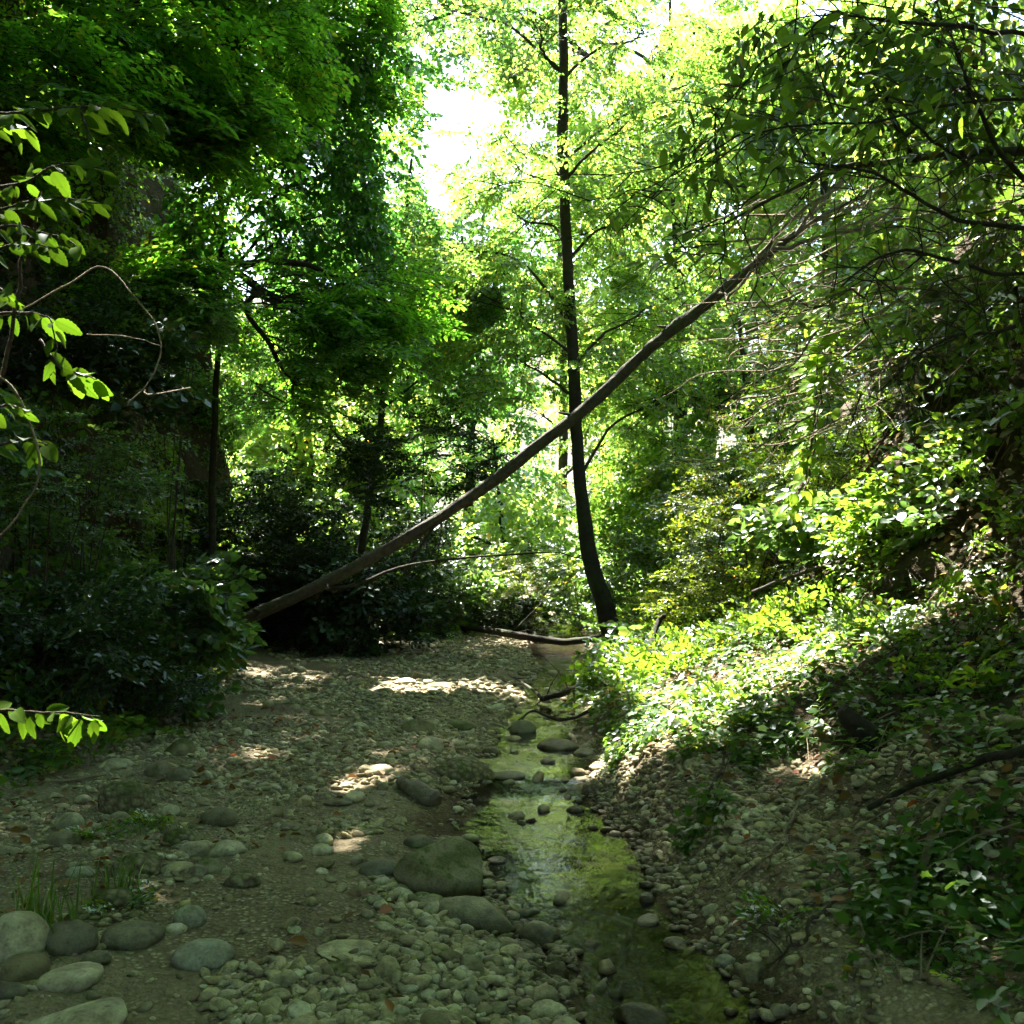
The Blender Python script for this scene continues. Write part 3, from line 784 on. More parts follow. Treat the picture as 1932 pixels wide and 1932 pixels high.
# ------------------------------------------------------------------ sunlit trees farther up the valley
def far_tree(label, px, d, top_py, ells, seed, n_per=50, leaf=L_BG, temps=T_FAR, rad=0.16, lean=0, gap=0.5, name='sunlit_tree', pitch=(-.8, .6)):
    b = on_ground(px, d)
    t = P(px + lean, top_py, d)
    pts = [b, b * .6 + t * .4 + np.array([.25, 0, 0]), t]
    return tree(name, label, pts, [rad, rad * .75, rad * .25], ells, temps, leaf, M_BARK, np.random.default_rng(seed), group='sunlit trees up the valley', n_per=n_per,
                limb_r=0.06, twig=False, gap=gap, sub=0.35, spl=20, cull=False, pitch=pitch, roll=.8)
far_tree('bright tree just right of the upright dark trunk, above the sunlit limb', 1265, 22, 250, [E(1300, 420, 22, 150, 110), E(1240, 560, 22, 130, 90), E(1360, 600, 22.5, 140, 110), E(1330, 260, 22.5, 130, 110), E(1200, 330, 23, 110, 100), E(1270, 740, 22, 150, 90), E(1400, 430, 23, 120, 120), E(1410, 200, 23, 130, 90)], 51)
far_tree('yellow-green tree behind the bare branches at right', 1540, 20, 80, [E(1540, 330, 20, 160, 140), E(1480, 560, 20, 150, 130), E(1640, 500, 20, 150, 140), E(1560, 130, 20.5, 170, 120), E(1700, 260, 20, 150, 150), E(1550, 740, 20, 150, 100), E(1440, 150, 21, 110, 90), E(1650, 60, 20, 150, 110)], 52, 56)
far_tree('bright tree filling the right edge behind the steep bank', 1850, 17, 50, [E(1830, 120, 17, 160, 140), E(1900, 350, 17, 150, 150), E(1780, 420, 17, 140, 120), E(1960, 120, 16.5, 150, 150), E(1750, 560, 17.5, 140, 100)], 53, 56)
far_tree('hazy green tree in the middle distance left of the upright trunk', 870, 27, 420, [E(870, 560, 27, 120, 90), E(800, 480, 27.5, 90, 60, 2, .7), E(920, 680, 27, 110, 80), E(800, 700, 27, 120, 90), E(950, 520, 28, 90, 80), E(960, 360, 29, 80, 60, 2, .7), E(890, 830, 27, 130, 90)], 54, 46, gap=.62, leaf=L_SAP)
far_tree('bright tree glowing behind the leaning sapling', 560, 23, 650, [E(520, 760, 23, 110, 90), E(620, 820, 23, 120, 90), E(560, 900, 23, 130, 80), E(700, 740, 24, 110, 80), E(700, 930, 23.5, 110, 80), E(470, 700, 23, 60, 60), E(620, 660, 24, 110, 70)], 55, 50)
far_tree('tall pale tree far up the stream behind the crossing trunks', 1050, 34, 300, [E(1010, 560, 34, 90, 90), E(1090, 640, 34, 110, 110), E(1020, 780, 34, 120, 90), E(1140, 480, 35, 90, 100), E(1150, 830, 34, 140, 100), E(1100, 940, 34, 130, 70), E(990, 930, 33, 110, 70), E(1150, 330, 36, 100, 90, 2, .8), E(1000, 300, 36, 60, 60, 2, .5)], 56, 46, rad=.2, gap=.6)
far_tree('sunlit tree below the leaning trunk in the middle of the gap', 930, 24, 830, [E(880, 1010, 24, 90, 60), E(980, 1040, 24, 90, 60), E(800, 1020, 24, 90, 50), E(940, 930, 25, 90, 50, 2, .6)], 57, 40, rad=.09)
far_tree('light green tree behind the vine-hung bank', 1390, 17.5, 560, [E(1350, 760, 17.5, 110, 90), E(1430, 700, 17.5, 110, 100), E(1340, 900, 17, 120, 80), E(1250, 930, 17.5, 100, 70), E(1460, 850, 17, 110, 90)], 58, 60, temps=T_MID, leaf=L_CEN, rad=.1)
far_tree('tall lacy tree behind the top of the upright trunk', 1262, 25, -60, [E(860, -10, 25, 130, 40, 2, .6), E(1030, 70, 25, 100, 110, 2, 1.0), E(1130, 80, 25, 140, 120, 2, 1.2), E(1250, 90, 25.5, 130, 110, 2, 1.0), E(1110, 230, 25, 120, 90, 2, .8), E(1330, 60, 26, 90, 60, 2, .6), E(1000, 330, 25, 110, 70, 2, .6), E(1240, 270, 25, 120, 100, 2, .9)], 62, 40, gap=.5, rad=.13)
far_tree('mid-green tree rising behind the dark blue-green tree', 540, 22.5, 60, [E(520, 150, 22.5, 140, 110, 2, 1.0), E(640, 230, 22.5, 100, 80, 2, .6), E(450, 280, 22.5, 110, 90, 2, .8), E(580, 380, 22.5, 110, 80, 2, .5), E(420, 60, 22.5, 150, 100, 2, 1.0), E(770, 30, 22.5, 130, 60, 2, .8), E(745, 130, 22.5, 60, 60, 1.2, .3), E(880, 10, 22.5, 110, 50, 2, .5), E(720, 300, 22.5, 60, 70, 1.2, .3)], 63, 46, gap=.5, rad=.1, leaf=L_SAP)
far_tree('grey-green trees on the far slope below the white sky gap', 760, 44, 470, [E(700, 560, 44, 90, 80, 3), E(800, 600, 44, 90, 70, 3), E(640, 660, 43, 100, 90, 3), E(760, 740, 43, 110, 80, 3), E(880, 900, 40, 140, 90, 3)], 59, 40, gap=.65, rad=.25, leaf=L_SAP)
far_tree('sunlit tree far right of the stream behind the leaning trunk', 1330, 36, 250, [E(1280, 420, 36, 140, 120, 3), E(1420, 350, 36, 150, 130, 3), E(1350, 620, 36, 160, 130, 3), E(1200, 700, 36, 120, 110, 3), E(1480, 600, 36, 150, 150, 3), E(1300, 850, 36, 170, 90, 3), E(1600, 420, 37, 170, 170, 3)], 60, 60, rad=.25)
far_tree('sunlit tree far left behind the bright glowing tree', 540, 38, 600, [E(520, 800, 38, 130, 110, 3), E(640, 900, 38, 130, 90, 3), E(420, 820, 38, 100, 120, 3), E(720, 860, 39, 110, 90, 3)], 61, 56, rad=.2)

# ------------------------------------------------------------------ dark evergreen shrub and low bushes
def bush(name, label, c, rx, ry, rz, n, seed, leaf=L_BUSH, temps=T_BUSH, group=None, stems=6, stemr=0.011, cull=True, gap=.35, pitch=(-.2, .7), cat='shrub', skirt=.4):
    rng = np.random.default_rng(seed)
    x, y = c[0], c[1]
    g = float(H(x, y))
    root = thing(name, (x, y, g - .03), label, cat, group)
    b = np.array([x, y, g - .05]); cc = np.array([c[0], c[1], c[2]])
    mb, cr = MB(), MB()
    pos = ellipsoid_pts(rng, cc, (rx, ry, rz), n, .5, gap, 2.5)
    k_ = rng.random(len(pos)) < skirt; hg = H(pos[:, 0], pos[:, 1])
    pos[k_, 2] = (hg + .04 + rng.random(len(pos)) * np.maximum(cc[2] - hg, .1))[k_]
    pos = pos[pos[:, 2] > hg + .03]
    tips = pos[rng.integers(0, len(pos), stems)]
    sp = []
    for t in tips:
        b2 = b + np.array([rng.normal() * rx * .15, rng.normal() * ry * .15, 0]); b2[2] = float(H(b2[0], b2[1])) - .05
        q = wiggle(spline([b2, .6 * b2 + .4 * t + np.array([0, 0, .15 * rz]), t], 10), .03, rng.random() * 9)
        mb.tube(q, np.linspace(stemr, stemr * .25, 10), 5); sp.append(q[3:])
    sp = np.concatenate(sp)
    for q in pos[:int(len(pos) * .5)]:
        a = sp[np.argmin(((sp - q) ** 2).sum(1))]
        mb.tube(spline([a, .5 * (a + q) + rng.normal(size=3) * .02, q], 4), np.linspace(stemr * .3, .002, 4), 3, cap=False)
    out = pos - cc
    yaw = np.arctan2(out[:, 1], out[:, 0]) + rng.normal(size=len(pos)) * .8
    place_sprays(cr, rng, temps, pos, yaw, rng.uniform(*pitch, len(pos)), rng.normal(size=len(pos)) * .4, rng.uniform(.7, 1.2, len(pos)), 0, 1, .0025, cull)
    mb.build('stem', M_TWIG, root, root.location); cr.build('foliage', [leaf, M_TWIG], root, root.location)
    return root
def Bx(px, py, d): return P(px, py, d)
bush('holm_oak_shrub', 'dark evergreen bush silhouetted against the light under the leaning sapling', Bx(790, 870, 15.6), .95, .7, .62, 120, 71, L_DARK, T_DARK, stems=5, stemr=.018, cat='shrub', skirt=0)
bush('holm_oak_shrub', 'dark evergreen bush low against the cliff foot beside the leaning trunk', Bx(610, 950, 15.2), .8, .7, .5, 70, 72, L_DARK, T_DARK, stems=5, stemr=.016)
low = [('low dark brush closing the end of the gravel at the left of the log', 850, 1150, 19.0, .8, .5, .35, 130, 184), ('low dark brush in the shadowy hollow behind the log', 930, 1165, 20.0, .8, .5, .35, 130, 185), ('dark brush at the end of the gravel under the evergreen bush', 760, 1140, 17.5, .8, .5, .4, 120, 187),
       ('shaded green bush under the leaning trunk at the left bank', 640, 1130, 15.5, .9, .8, .45, 110, 73), ('green bush at the end of the gravel under the dark evergreen', 800, 1100, 18.5, 1.0, .8, .5, 120, 74),
       ('dark green bush right under the middle of the leaning trunk', 720, 1110, 14.2, .7, .6, .4, 110, 173), ('dark green bush at the far end of the gravel below the sagging branch', 880, 1130, 20.5, .9, .7, .45, 110, 174), ('low shaded bush filling the bank left of the dark evergreens', 560, 1080, 14.6, .7, .6, .42, 110, 175),
       ('bush catching light between the dark evergreen and the leaning trunk', 720, 1000, 19.5, 1.1, .8, .6, 130, 176),
       ('shaded bush closing the stream behind the crossing log', 1010, 1150, 21.5, .9, .7, .5, 130, 177), ('shaded bush at the left of the dark hollow', 880, 1080, 22.5, 1.1, .8, .7, 130, 178), ('bush behind the pale horizontal log', 1110, 1080, 21, .9, .7, .6, 130, 179), ('bush far behind the crossing log in the middle of the gap', 960, 1040, 25, 1.4, .9, .8, 130, 180),
       ('dark bush wrapped round the buried end of the leaning trunk', 430, 1110, 14.4, .8, .6, .5, 120, 181), ('shaded bush behind the buried end of the leaning trunk', 520, 1120, 16.2, .9, .6, .5, 120, 182), ('dark hanging bush on the cliff corner above the trunk end', 450, 980, 15.8, .7, .6, .7, 110, 183),
       ('dark bush at the foot of the left cliff beside the trunk base', 520, 1010, 15, .7, .6, .6, 80, 75), ('green bush hanging beside the dark hollow past the crossing log', 1000, 1090, 20, .9, .7, .45, 90, 76),
       ('bush behind the foot of the upright tree', 1210, 1060, 17.5, .8, .7, .5, 100, 77), ('bush growing on the lower bank right of the upright tree', 1300, 1010, 14.5, .8, .7, .5, 120, 78),
       ('bush with pale tips beside the hanging vine', 1420, 950, 11.5, .75, .7, .5, 130, 79), ('leafy bush over the stream edge below the upright tree', 1245, 1250, 11.6, .5, .6, .32, 110, 80),
       ('dense dark green bush overhanging the right bank of the stream', 1195, 1310, 9.6, .26, .45, .24, 90, 81), ('leafy bush on the bank behind the grass tuft', 1330, 1130, 11.8, .6, .6, .4, 110, 82)]
for lab, px, py, d, a, b_, c_, n, s in low:
    n = int(n * (1.7 if px < 760 else 1))
    bush('leafy_bush', lab, Bx(px, py, d), a, b_, c_, n if s % 3 != 1 else int(n * 1.3), s, L_DARK if px < 765 or s in (184, 185) else (L_BUSH, L_BUSH3, L_BUSH2)[s % 3], (T_BUSH, T_FINE, T_BROAD)[s % 3], group='bushes along the stream')  # shade on left and log-end bushes is put into the dark leaf colour
# left bank undergrowth bushes in deep shade
lb = [('broad-leaved bush at the left edge half way up the bank', 60, 900, 7.6, .7, .5, .45, 100, 83), ('dark bush at the left edge above the low sprig', 40, 1180, 7.0, .6, .5, .3, 90, 84),
      ('shaded bush on the left bank with pale glossy leaves', 260, 1150, 8.6, .55, .5, .3, 90, 85), ('dark leafy bush at the foot of the left bank beside the mossy boulder', 200, 1290, 7.8, .5, .4, .22, 80, 86),
      ('dark bush on the left bank next to the low end of the leaning trunk', 300, 1140, 10.5, .6, .5, .35, 70, 87), ('green bush tucked against the cliff under the flat sprays', 150, 700, 9.2, .8, .5, .5, 80, 88),
      ('green bush clinging to the cliff above the hooked twig', 330, 620, 10.8, .5, .4, .35, 50, 89), ('bush on the left cliff between the trunk and the hooked twig', 60, 600, 8.6, .6, .4, .4, 70, 90)]
for lab, px, py, d, a, b_, c_, n, s in lb:
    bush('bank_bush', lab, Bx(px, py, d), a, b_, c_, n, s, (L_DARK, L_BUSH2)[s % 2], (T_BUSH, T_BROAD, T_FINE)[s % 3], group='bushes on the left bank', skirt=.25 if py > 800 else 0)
# right slope bushes
rb_ = [('sunlit bush on the steep right bank above the vine', 1640, 700, 10.0, .7, .6, .5, 90, 91), ('tangled bush at the right edge under the overhanging limb', 1880, 620, 8.5, .6, .5, .5, 80, 92),
       ('yellow-green mossy bush at the right edge above the slanting pole', 1890, 920, 6.9, .35, .35, .3, 60, 93), ('bush between the vine and the upright tree', 1340, 880, 13.5, .7, .6, .5, 110, 94),
       ('leafy bush covering the earth above the slanting pole', 1770, 1000, 7.5, .42, .35, .24, 100, 195), ('small bush on the earth mound at the right end of the pole', 1880, 1060, 6.8, .35, .3, .2, 80, 197),
       ('bush with small shiny leaves beneath the vine', 1600, 1000, 8.8, .45, .4, .25, 90, 95), ('green bush above the vine in the sun', 1530, 640, 11, .6, .6, .45, 90, 96)]
for lab, px, py, d, a, b_, c_, n, s in rb_:
    bush('slope_bush', lab, Bx(px, py, d), a, b_, c_, n, s, (L_BUSH, L_BUSH3, L_BUSH2)[s % 3], (T_BUSH, T_FINE, T_BROAD)[s % 3], group='bushes on the right slope')
#@@PART3@@
# ------------------------------------------------------------------ fallen trunk leaning across the stream
rf = np.random.default_rng(101)
fp = [(360, 1225, 13.6), (470, 1165, 13.2), (650, 1080, 12.8), (860, 955, 12.4), (1080, 790, 12.0), (1190, 690, 11.8), (1250, 635, 11.6), (1310, 590, 11.45), (1400, 520, 11.2), (1500, 442, 11.0)]
F3 = spline([P(*q) for q in fp], 70)
F3w = wiggle(F3, .02, 3)
fr_px = [16, 15, 14, 13, 12, 11.5, 11.5, 11, 9, 6]
fr_m = np.interp(np.linspace(0, 1, 70), np.linspace(0, 1, 10), [a * .5 * 2 * 12 / W0 * .93 for a in fr_px])
ft = thing('fallen_tree', F3w[0], 'long bare fallen trunk leaning diagonally across the stream, sunlit near its top', 'fallen tree')
fr_m = fr_m * (1 + .10 * fbm(np.arange(70) * .22, np.zeros(70), 2.0, 3))
mb = MB(); mb.tube(F3w, fr_m, 14, 0, .28, 4); mb.build('trunk', M_BARKG, ft, F3w[0])
for i_ in (9, 17, 25, 31, 38, 44, 49, 55, 60):
    d_ = rf.normal(size=3); d_ /= np.linalg.norm(d_); d_[2] = abs(d_[2]) * .6
    L_ = rf.uniform(.12, .3)
    mb = MB(); mb.tube([F3w[i_], F3w[i_] + d_ * L_ * .6, F3w[i_] + d_ * L_], [.03, .02, .014], 6, 0, .2); mb.build('broken_stub', M_BARKG, ft, F3w[0])
def branch(parent, pts, r0, r1, mat=M_DEAD, name='branch', n=26, amp=.04, seed=1, sides=7, subs=0, sublen=.6, rng=rf):
    q = wiggle(spline(pts, n), amp, seed)
    m = MB(); m.tube(q, np.linspace(r0, r1, n), sides, 0, .1, seed)
    for _ in range(subs):
        i = rng.integers(n // 5, n - 1); a = q[i]; t = q[min(i + 1, n - 1)] - q[i - 1]; t /= np.linalg.norm(t)
        d = t * .8 + rng.normal(size=3) * .75; d /= np.linalg.norm(d)
        L = sublen * rng.uniform(.4, 1.2)
        s = wiggle(spline([a, a + d * L * .5 + rng.normal(size=3) * .05, a + d * L + rng.normal(size=3) * .12], 9), .02, rng.random() * 9)
        m.tube(s, np.linspace(max(.004, r1 * .8), .002, 9), 4, cap=False)
        for _ in range(2):
            k = rng.integers(2, 8); d2 = d + rng.normal(size=3) * .7
            m.tube(spline([s[k], s[k] + d2 * L * .2, s[k] + d2 * L * .4 + rng.normal(size=3) * .04], 5), np.linspace(.004, .0015, 5), 3, cap=False)
    return m.build(name, mat, parent, parent.location if parent is not None else (0, 0, 0))
top = F3w[-1]
tops = [[top, P(1600, 380, 10.8), P(1720, 330, 10.5)], [top, P(1580, 340, 10.9), P(1690, 240, 10.8)], [F3w[-8], P(1480, 430, 10.8), P(1600, 340, 10.6), P(1700, 300, 10.4)],
        [F3w[-4], P(1620, 430, 10.7), P(1800, 390, 10.3)], [F3w[-12], P(1380, 560, 10.9), P(1460, 470, 10.6), P(1560, 400, 10.5)], [top, P(1560, 380, 11.2), P(1590, 260, 11.4)]]
for i, p_ in enumerate(tops):
    branch(ft, p_, .028 if i < 4 else .02, .006, M_DEAD, 'branch', 24, .06, i + 2, 6, 7, .9)
branch(ft, [F3w[14], P(640, 1110, 12.2), P(800, 1062, 12.1), P(1000, 1045, 12.4), P(1100, 1050, 12.8)], .028, .006, M_BARK, 'branch', 26, .05, 12, 5, 5, .5)
branch(ft, [F3w[22], P(760, 1090, 12.5), P(860, 1010, 12.9)], .02, .005, M_BARK, 'branch', 18, .04, 13, 5, 3, .4)

# ------------------------------------------------------------------ logs, poles, roots and twigs
def wood(name, label, pts, radii, mat, cat, seed, amp=.02, n=28, sides=9, group=None, subs=0, sublen=.4, rough=.16):
    q = wiggle(spline(pts, n), amp, seed)
    o_ = q[0].copy()
    m = MB(); m.tube(q, np.interp(np.linspace(0, 1, n), np.linspace(0, 1, len(radii)), radii), sides, 0, rough, seed)
    rng = np.random.default_rng(int(seed * 13 + 5))
    for _ in range(subs):
        i = rng.integers(n // 4, n - 1); d = (q[i] - q[i - 1]); d /= np.linalg.norm(d); d = d * .7 + rng.normal(size=3) * .6
        L = sublen * rng.uniform(.4, 1.2)
        m.tube(wiggle(spline([q[i], q[i] + d * L * .5, q[i] + d * L + rng.normal(size=3) * .06], 7), .012, rng.random() * 9), np.linspace(min(radii) * .8 + .002, .002, 7), 4, cap=False)
    o = m.build(name, mat, None, o_)
    o.location = o_
    return tag(o, label, cat, group)
def gp(px, py, dz=0.0):
    g = ground_hit(px, py); return g + np.array([0, 0, dz])
def gpd(px, d, dz=0.0): return on_ground(px, d, dz)
wood('fallen_log', 'long curved log lying across the stream in front of the dark hollow', [gpd(830, 19.0, .16), gpd(890, 18.0, .14), gpd(960, 17.4, .16), P(1050, 1210, 17.0), P(1100, 1207, 16.8), gpd(1140, 16.6, .12)], [.045, .055, .06, .055, .045], M_BARK, 'log', 5, .03)
wood('fallen_log', 'pale horizontal log resting behind the foot of the upright tree', [P(1120, 1112, 18.5), P(1200, 1108, 18.4), P(1260, 1105, 18.2), gpd(1330, 18.0, .2)], [.07, .07, .06], M_DEAD, 'log', 6, .02)
wood('driftwood_piece', 'short grey broken log on the gravel by the water', [gp(757, 1487, .04), gp(790, 1507, .05), gp(822, 1522, .03)], [.035, .06, .062], M_DEAD, 'driftwood', 7, .012, 14)
wood('stump', 'dark broken stump sticking out of the ivy on the right bank', [gp(1655, 1420, -.1), gp(1640, 1410, .05), P(1610, 1365, gp(1640, 1410)[1] - .02), P(1590, 1340, gp(1640, 1410)[1] - .05)], [.085, .07, .055, .04], M_BARK, 'stump', 8, .015, 18)
ra = [gp(1815, 1500, .04), gp(1765, 1570, .05), gp(1745, 1640, .05), gp(1715, 1700, .04), gp(1705, 1760, .03)]
wood('exposed_root', 'knobbly root hanging down the pebbly right bank', ra, [.012, .018, .017, .012, .006], M_STRAW, 'root', 9, .02, 26, 6)
wood('fallen_branch', 'thin dark branch lying along the right bank above the hanging root', [gp(1640, 1540, .04), gp(1760, 1490, .05), gp(1900, 1450, .05), gp(1990, 1430, .05)], [.012, .018, .022], M_BARK, 'branch', 10, .02, 20, 6)
wood('long_pole', 'long thin pole slanting across the sunlit right bank', [P(1420, 1115, 8.4), P(1560, 1068, 8.0), P(1720, 1030, 7.4), P(1870, 1012, 6.9), P(2000, 1000, 6.5)], [.012, .02, .026, .03], M_BARKG, 'branch', 11, .02, 30, 7)
wood('water_branch', 'forked dark branch lying in the stream past the riffle', [gp(1130, 1290, .10), P(1080, 1300, 10.4), P(1030, 1318, 10.5), P(1012, 1310, 10.6), gp(960, 1280, .06)], [.03, .035, .02, .008], M_BARK, 'branch', 12, .03, 26, 7, None, 6, .5)
wood('water_branch', 'thin bent branch dipping from the right bank into the stream', [gp(1120, 1365, .12), P(1060, 1360, 8.9), P(1010, 1342, 9.0), P(975, 1368, 8.9)], [.014, .012, .008], M_BARK, 'branch', 13, .02, 20, 6, None, 3, .3)
wood('bank_stick', 'dark stick leaning out of the bushes left of the sunlit bank', [gp(1215, 1262, -.02), P(1240, 1180, 10.2), P(1255, 1160, 10.1)], [.035, .03, .02], M_BARK, 'branch', 14, .02, 14, 7)
wood('fallen_branch', 'thin branch sagging low past the dark hollow at the end of the gravel', [P(780, 1120, 18.6), P(860, 1180, 18.2), P(930, 1215, 18.0), P(1010, 1150, 18.4), P(1060, 1110, 18.6)], [.012, .015, .012, .006], M_BARK, 'branch', 15, .04, 24, 5, None, 4, .6)
wood('fallen_branch', 'pale straight stick on the stones beside the mossy rock', [gp(100, 1483, .03), gp(150, 1478, .03), gp(200, 1470, .03)], [.010, .011, .008], M_STRAW, 'stick', 16, .006, 10, 6)
wood('hooked_twig', 'bare pale twig hooking down over the dark cliff at left', [P(-40, 610, 2.9), P(40, 585, 2.9), P(130, 535, 2.9), P(195, 502, 2.85), P(245, 550, 2.8), P(290, 605, 2.8), P(303, 665, 2.8), P(280, 720, 2.8), P(242, 765, 2.8)], [.0028, .0027, .0026, .0024, .0016], M_STRAW, 'twig', 17, .006, 44, 6, None, 1, .05)
wood('hooked_twig', 'thin bare twig curving down at the left edge below the hooked twig', [P(-10, 705, 2.7), P(30, 740, 2.7), P(66, 830, 2.7), P(72, 900, 2.7), P(40, 965, 2.7), P(-20, 1030, 2.7)], [.003, .003, .0025], M_STRAW, 'twig', 18, .006, 30, 6)
wood('hooked_twig', 'short thin bare twig between the flat green sprays and the hooked twig', [P(165, 632, 3.0), P(220, 634, 3.0), P(265, 640, 3.0), P(300, 652, 3.0)], [.002, .0018, .0012], M_STRAW, 'twig', 19, .005, 14, 5)
wood('bank_stick', 'dark pole lying through the undergrowth at the left edge', [P(-60, 1155, 7.0), P(80, 1165, 7.2), P(220, 1180, 7.4)], [.012, .012, .009], M_BARKG, 'branch', 20, .01, 16, 6)
for i, (px, py, d, dx, dy, lab) in enumerate(((1720, 620, 7.4, -60, 90, 'pale broken stick high in the tangle at right'), (1790, 700, 7.2, -10, 200, 'reddish stem hanging down the right bank'), (1840, 640, 7.0, 60, 30, 'bare forked stick at the right edge of the tangle'), (1660, 900, 7.8, 130, -60, 'thin grey stick lying in the hollow right of the vine'))):
    wood('bare_stick', lab, [P(px, py, d), P(px + dx * .5 + 8, py + dy * .5, d), P(px + dx, py + dy, d + .1)], [.010, .009, .005], M_STRAW if i in (0, 2) else M_TWIG, 'stick', 30 + i, .015, 12, 5, None, 3, .3)

# ------------------------------------------------------------------ overhanging limb at the upper right with big leaves
def big_leaf_mesh(name, l, w, mat, teeth=0, seg=7, curl=.12, fold=.16, stalk=.12):
    V = []; F = []
    n = seg
    for i in range(n + 1):
        t = i / n
        x = stalk * l + t * l
        hw = .5 * w * (t ** .55 * (1 - t) ** .85 / .505 if 0 < t < 1 else 0.0)
        if teeth and 0 < t < 1: hw *= 1 + teeth * (1 if i % 2 else -1)
        z = -curl * l * t * t
        V += [(x, hw, z + fold * hw), (x, 0, z), (x, -hw, z + fold * hw)]
    for i in range(n):
        a = i * 3
        F += [[a, a + 1, a + 4, a + 3], [a + 1, a + 2, a + 5, a + 4]]
    k = len(V)
    V += [(0, .006 * l + .0006, 0), (0, -.006 * l - .0006, 0), (stalk * l, .006 * l + .0006, 0), (stalk * l, -.006 * l - .0006, 0)]
    F += [[k, k + 1, k + 3, k + 2]]
    return mesh_np(name, V, [np.array(F)], [mat])
def put_leaf(me, parent, p, d, nrm, s, name='leaf'):
    d = np.asarray(d, float); d /= np.linalg.norm(d)
    v = np.cross(nrm, d); v /= np.linalg.norm(v) + 1e-9
    n = np.cross(d, v)
    from mathutils import Matrix
    o = bpy.data.objects.new(name, me); COL.objects.link(o)
    o.parent = parent
    b = np.asarray(parent.location)
    M = Matrix([[d[0], v[0], n[0], p[0] - b[0]], [d[1], v[1], n[1], p[1] - b[1]], [d[2], v[2], n[2], p[2] - b[2]], [0, 0, 0, 1]])
    o.matrix_local = M @ Matrix.Diagonal((s, s * random.uniform(.85, 1.1), s, 1))
    return o
BIGS = [big_leaf_mesh('broad_leaf', 1, w, L_BIG, 0, 7, c, .2, .1) for w, c in ((.38, .12), (.44, .22), (.34, .30), (.48, .05))]
ro = np.random.default_rng(111)
L_OH = leaf_mat('overhang_leaf', (0.040, 0.085, 0.018), (0.12, 0.24, 0.02), 0.08, 0.4, 0.45)
T_OH = [template(ro, 0.6, 7, 4, 0.11, 0.05, 0.35, 0.8, True, .5) for _ in range(4)]
ob = np.array([3.9, 5.6, float(H(3.9, 5.6)) - .2])
ot = thing('overhanging_tree', ob, 'dark tree leaning in from the right with drooping long leaves and bare limbs', 'tree')
mb = MB()
mb.tube(wiggle(spline([ob, ob + np.array([-.1, .2, 1.6]), P(2080, 330, 6.4), P(2150, 0, 6.2), P(2200, -300, 6.0)], 30), .04, 4), np.linspace(.13, .06, 30), 10, 0, .15, 3)
mb.build('trunk', M_BARK, ot, ob)
limbs = [([P(2090, 285, 6.4), P(1932, 288, 6.6), P(1760, 297, 6.9), P(1640, 308, 7.0), P(1560, 325, 7.1), P(1480, 360, 7.2), P(1360, 420, 7.4)], .052, .012, 10),
         ([P(1725, 310, 6.9), P(1690, 230, 6.8), P(1655, 130, 6.7), P(1632, 60, 6.6), P(1610, -60, 6.5)], .030, .016, 6),
         ([P(2060, 420, 6.2), P(1932, 430, 6.1), P(1800, 410, 5.9), P(1650, 330, 5.6), P(1500, 305, 5.4)], .026, .007, 10),
         ([P(2080, 380, 6.2), P(1930, 340, 6.0), P(1850, 210, 5.7), P(1800, 80, 5.4)], .03, .01, 8),
         ([P(1830, 312, 6.6), P(1770, 270, 6.4), P(1700, 215, 6.2), P(1660, 205, 6.1)], .016, .006, 5),
         ([P(2070, 480, 6.0), P(1900, 520, 5.8), P(1700, 470, 5.4), P(1560, 560, 5.2)], .022, .005, 12),
         ([P(2070, 560, 6.0), P(1900, 620, 5.9), P(1780, 640, 5.7), P(1660, 740, 5.5)], .022, .005, 12),
         ([P(2060, 100, 5.8), P(1900, 60, 5.3), P(1700, 40, 4.9), P(1560, 30, 4.7)], .022, .006, 8),
         ([P(1560, 30, 4.7), P(1480, 90, 4.7), P(1380, 180, 4.8), P(1290, 300, 4.9)], .008, .003, 4),
         ([P(2060, 200, 5.8), P(1880, 190, 5.3), P(1640, 230, 5.0), P(1440, 250, 4.9), P(1320, 330, 4.9)], .014, .004, 6),
         ([P(1400, 255, 4.9), P(1250, 340, 5.2), P(1170, 370, 5.4), P(1100, 375, 5.5)], .006, .002, 3),
         ([P(1480, 300, 5.3), P(1400, 390, 5.3), P(1300, 440, 5.3), P(1230, 460, 5.4)], .007, .002, 4)]
for i, (p_, a, b_, s_) in enumerate(limbs):
    branch(ot, p_, a * .75, b_ * .75, M_BARKG if i == 0 else M_BARK, 'branch', 30, .022, 40 + i, 7, s_, .7, ro)
# drooping leaves in loose bunches
clus = [(1300, 230, 4.9, 60, 50, 14), (1330, 330, 4.9, 60, 60, 14), (1400, 260, 4.8, 80, 60, 18), (1480, 180, 4.7, 80, 70, 18), (1500, 60, 4.7, 60, 60, 12), (1600, 60, 4.8, 90, 60, 18), (1720, 70, 4.9, 90, 70, 22),
        (1850, 60, 5.2, 90, 70, 22), (1880, 180, 5.3, 70, 60, 16), (1740, 170, 5.1, 80, 50, 14), (1600, 200, 5.0, 80, 60, 14), (1170, 400, 5.4, 60, 40, 10), (1280, 470, 5.4, 70, 50, 14), (1230, 500, 5.4, 50, 40, 8),
        (1520, 330, 5.3, 80, 50, 10), (1650, 440, 5.4, 100, 60, 14), (1720, 560, 5.4, 100, 60, 12), (1560, 570, 5.2, 80, 50, 8), (1850, 450, 5.8, 80, 80, 14), (1860, 620, 5.7, 80, 70, 12), (1650, 680, 5.5, 80, 50, 8), (1780, 330, 5.7, 80, 50, 8)]
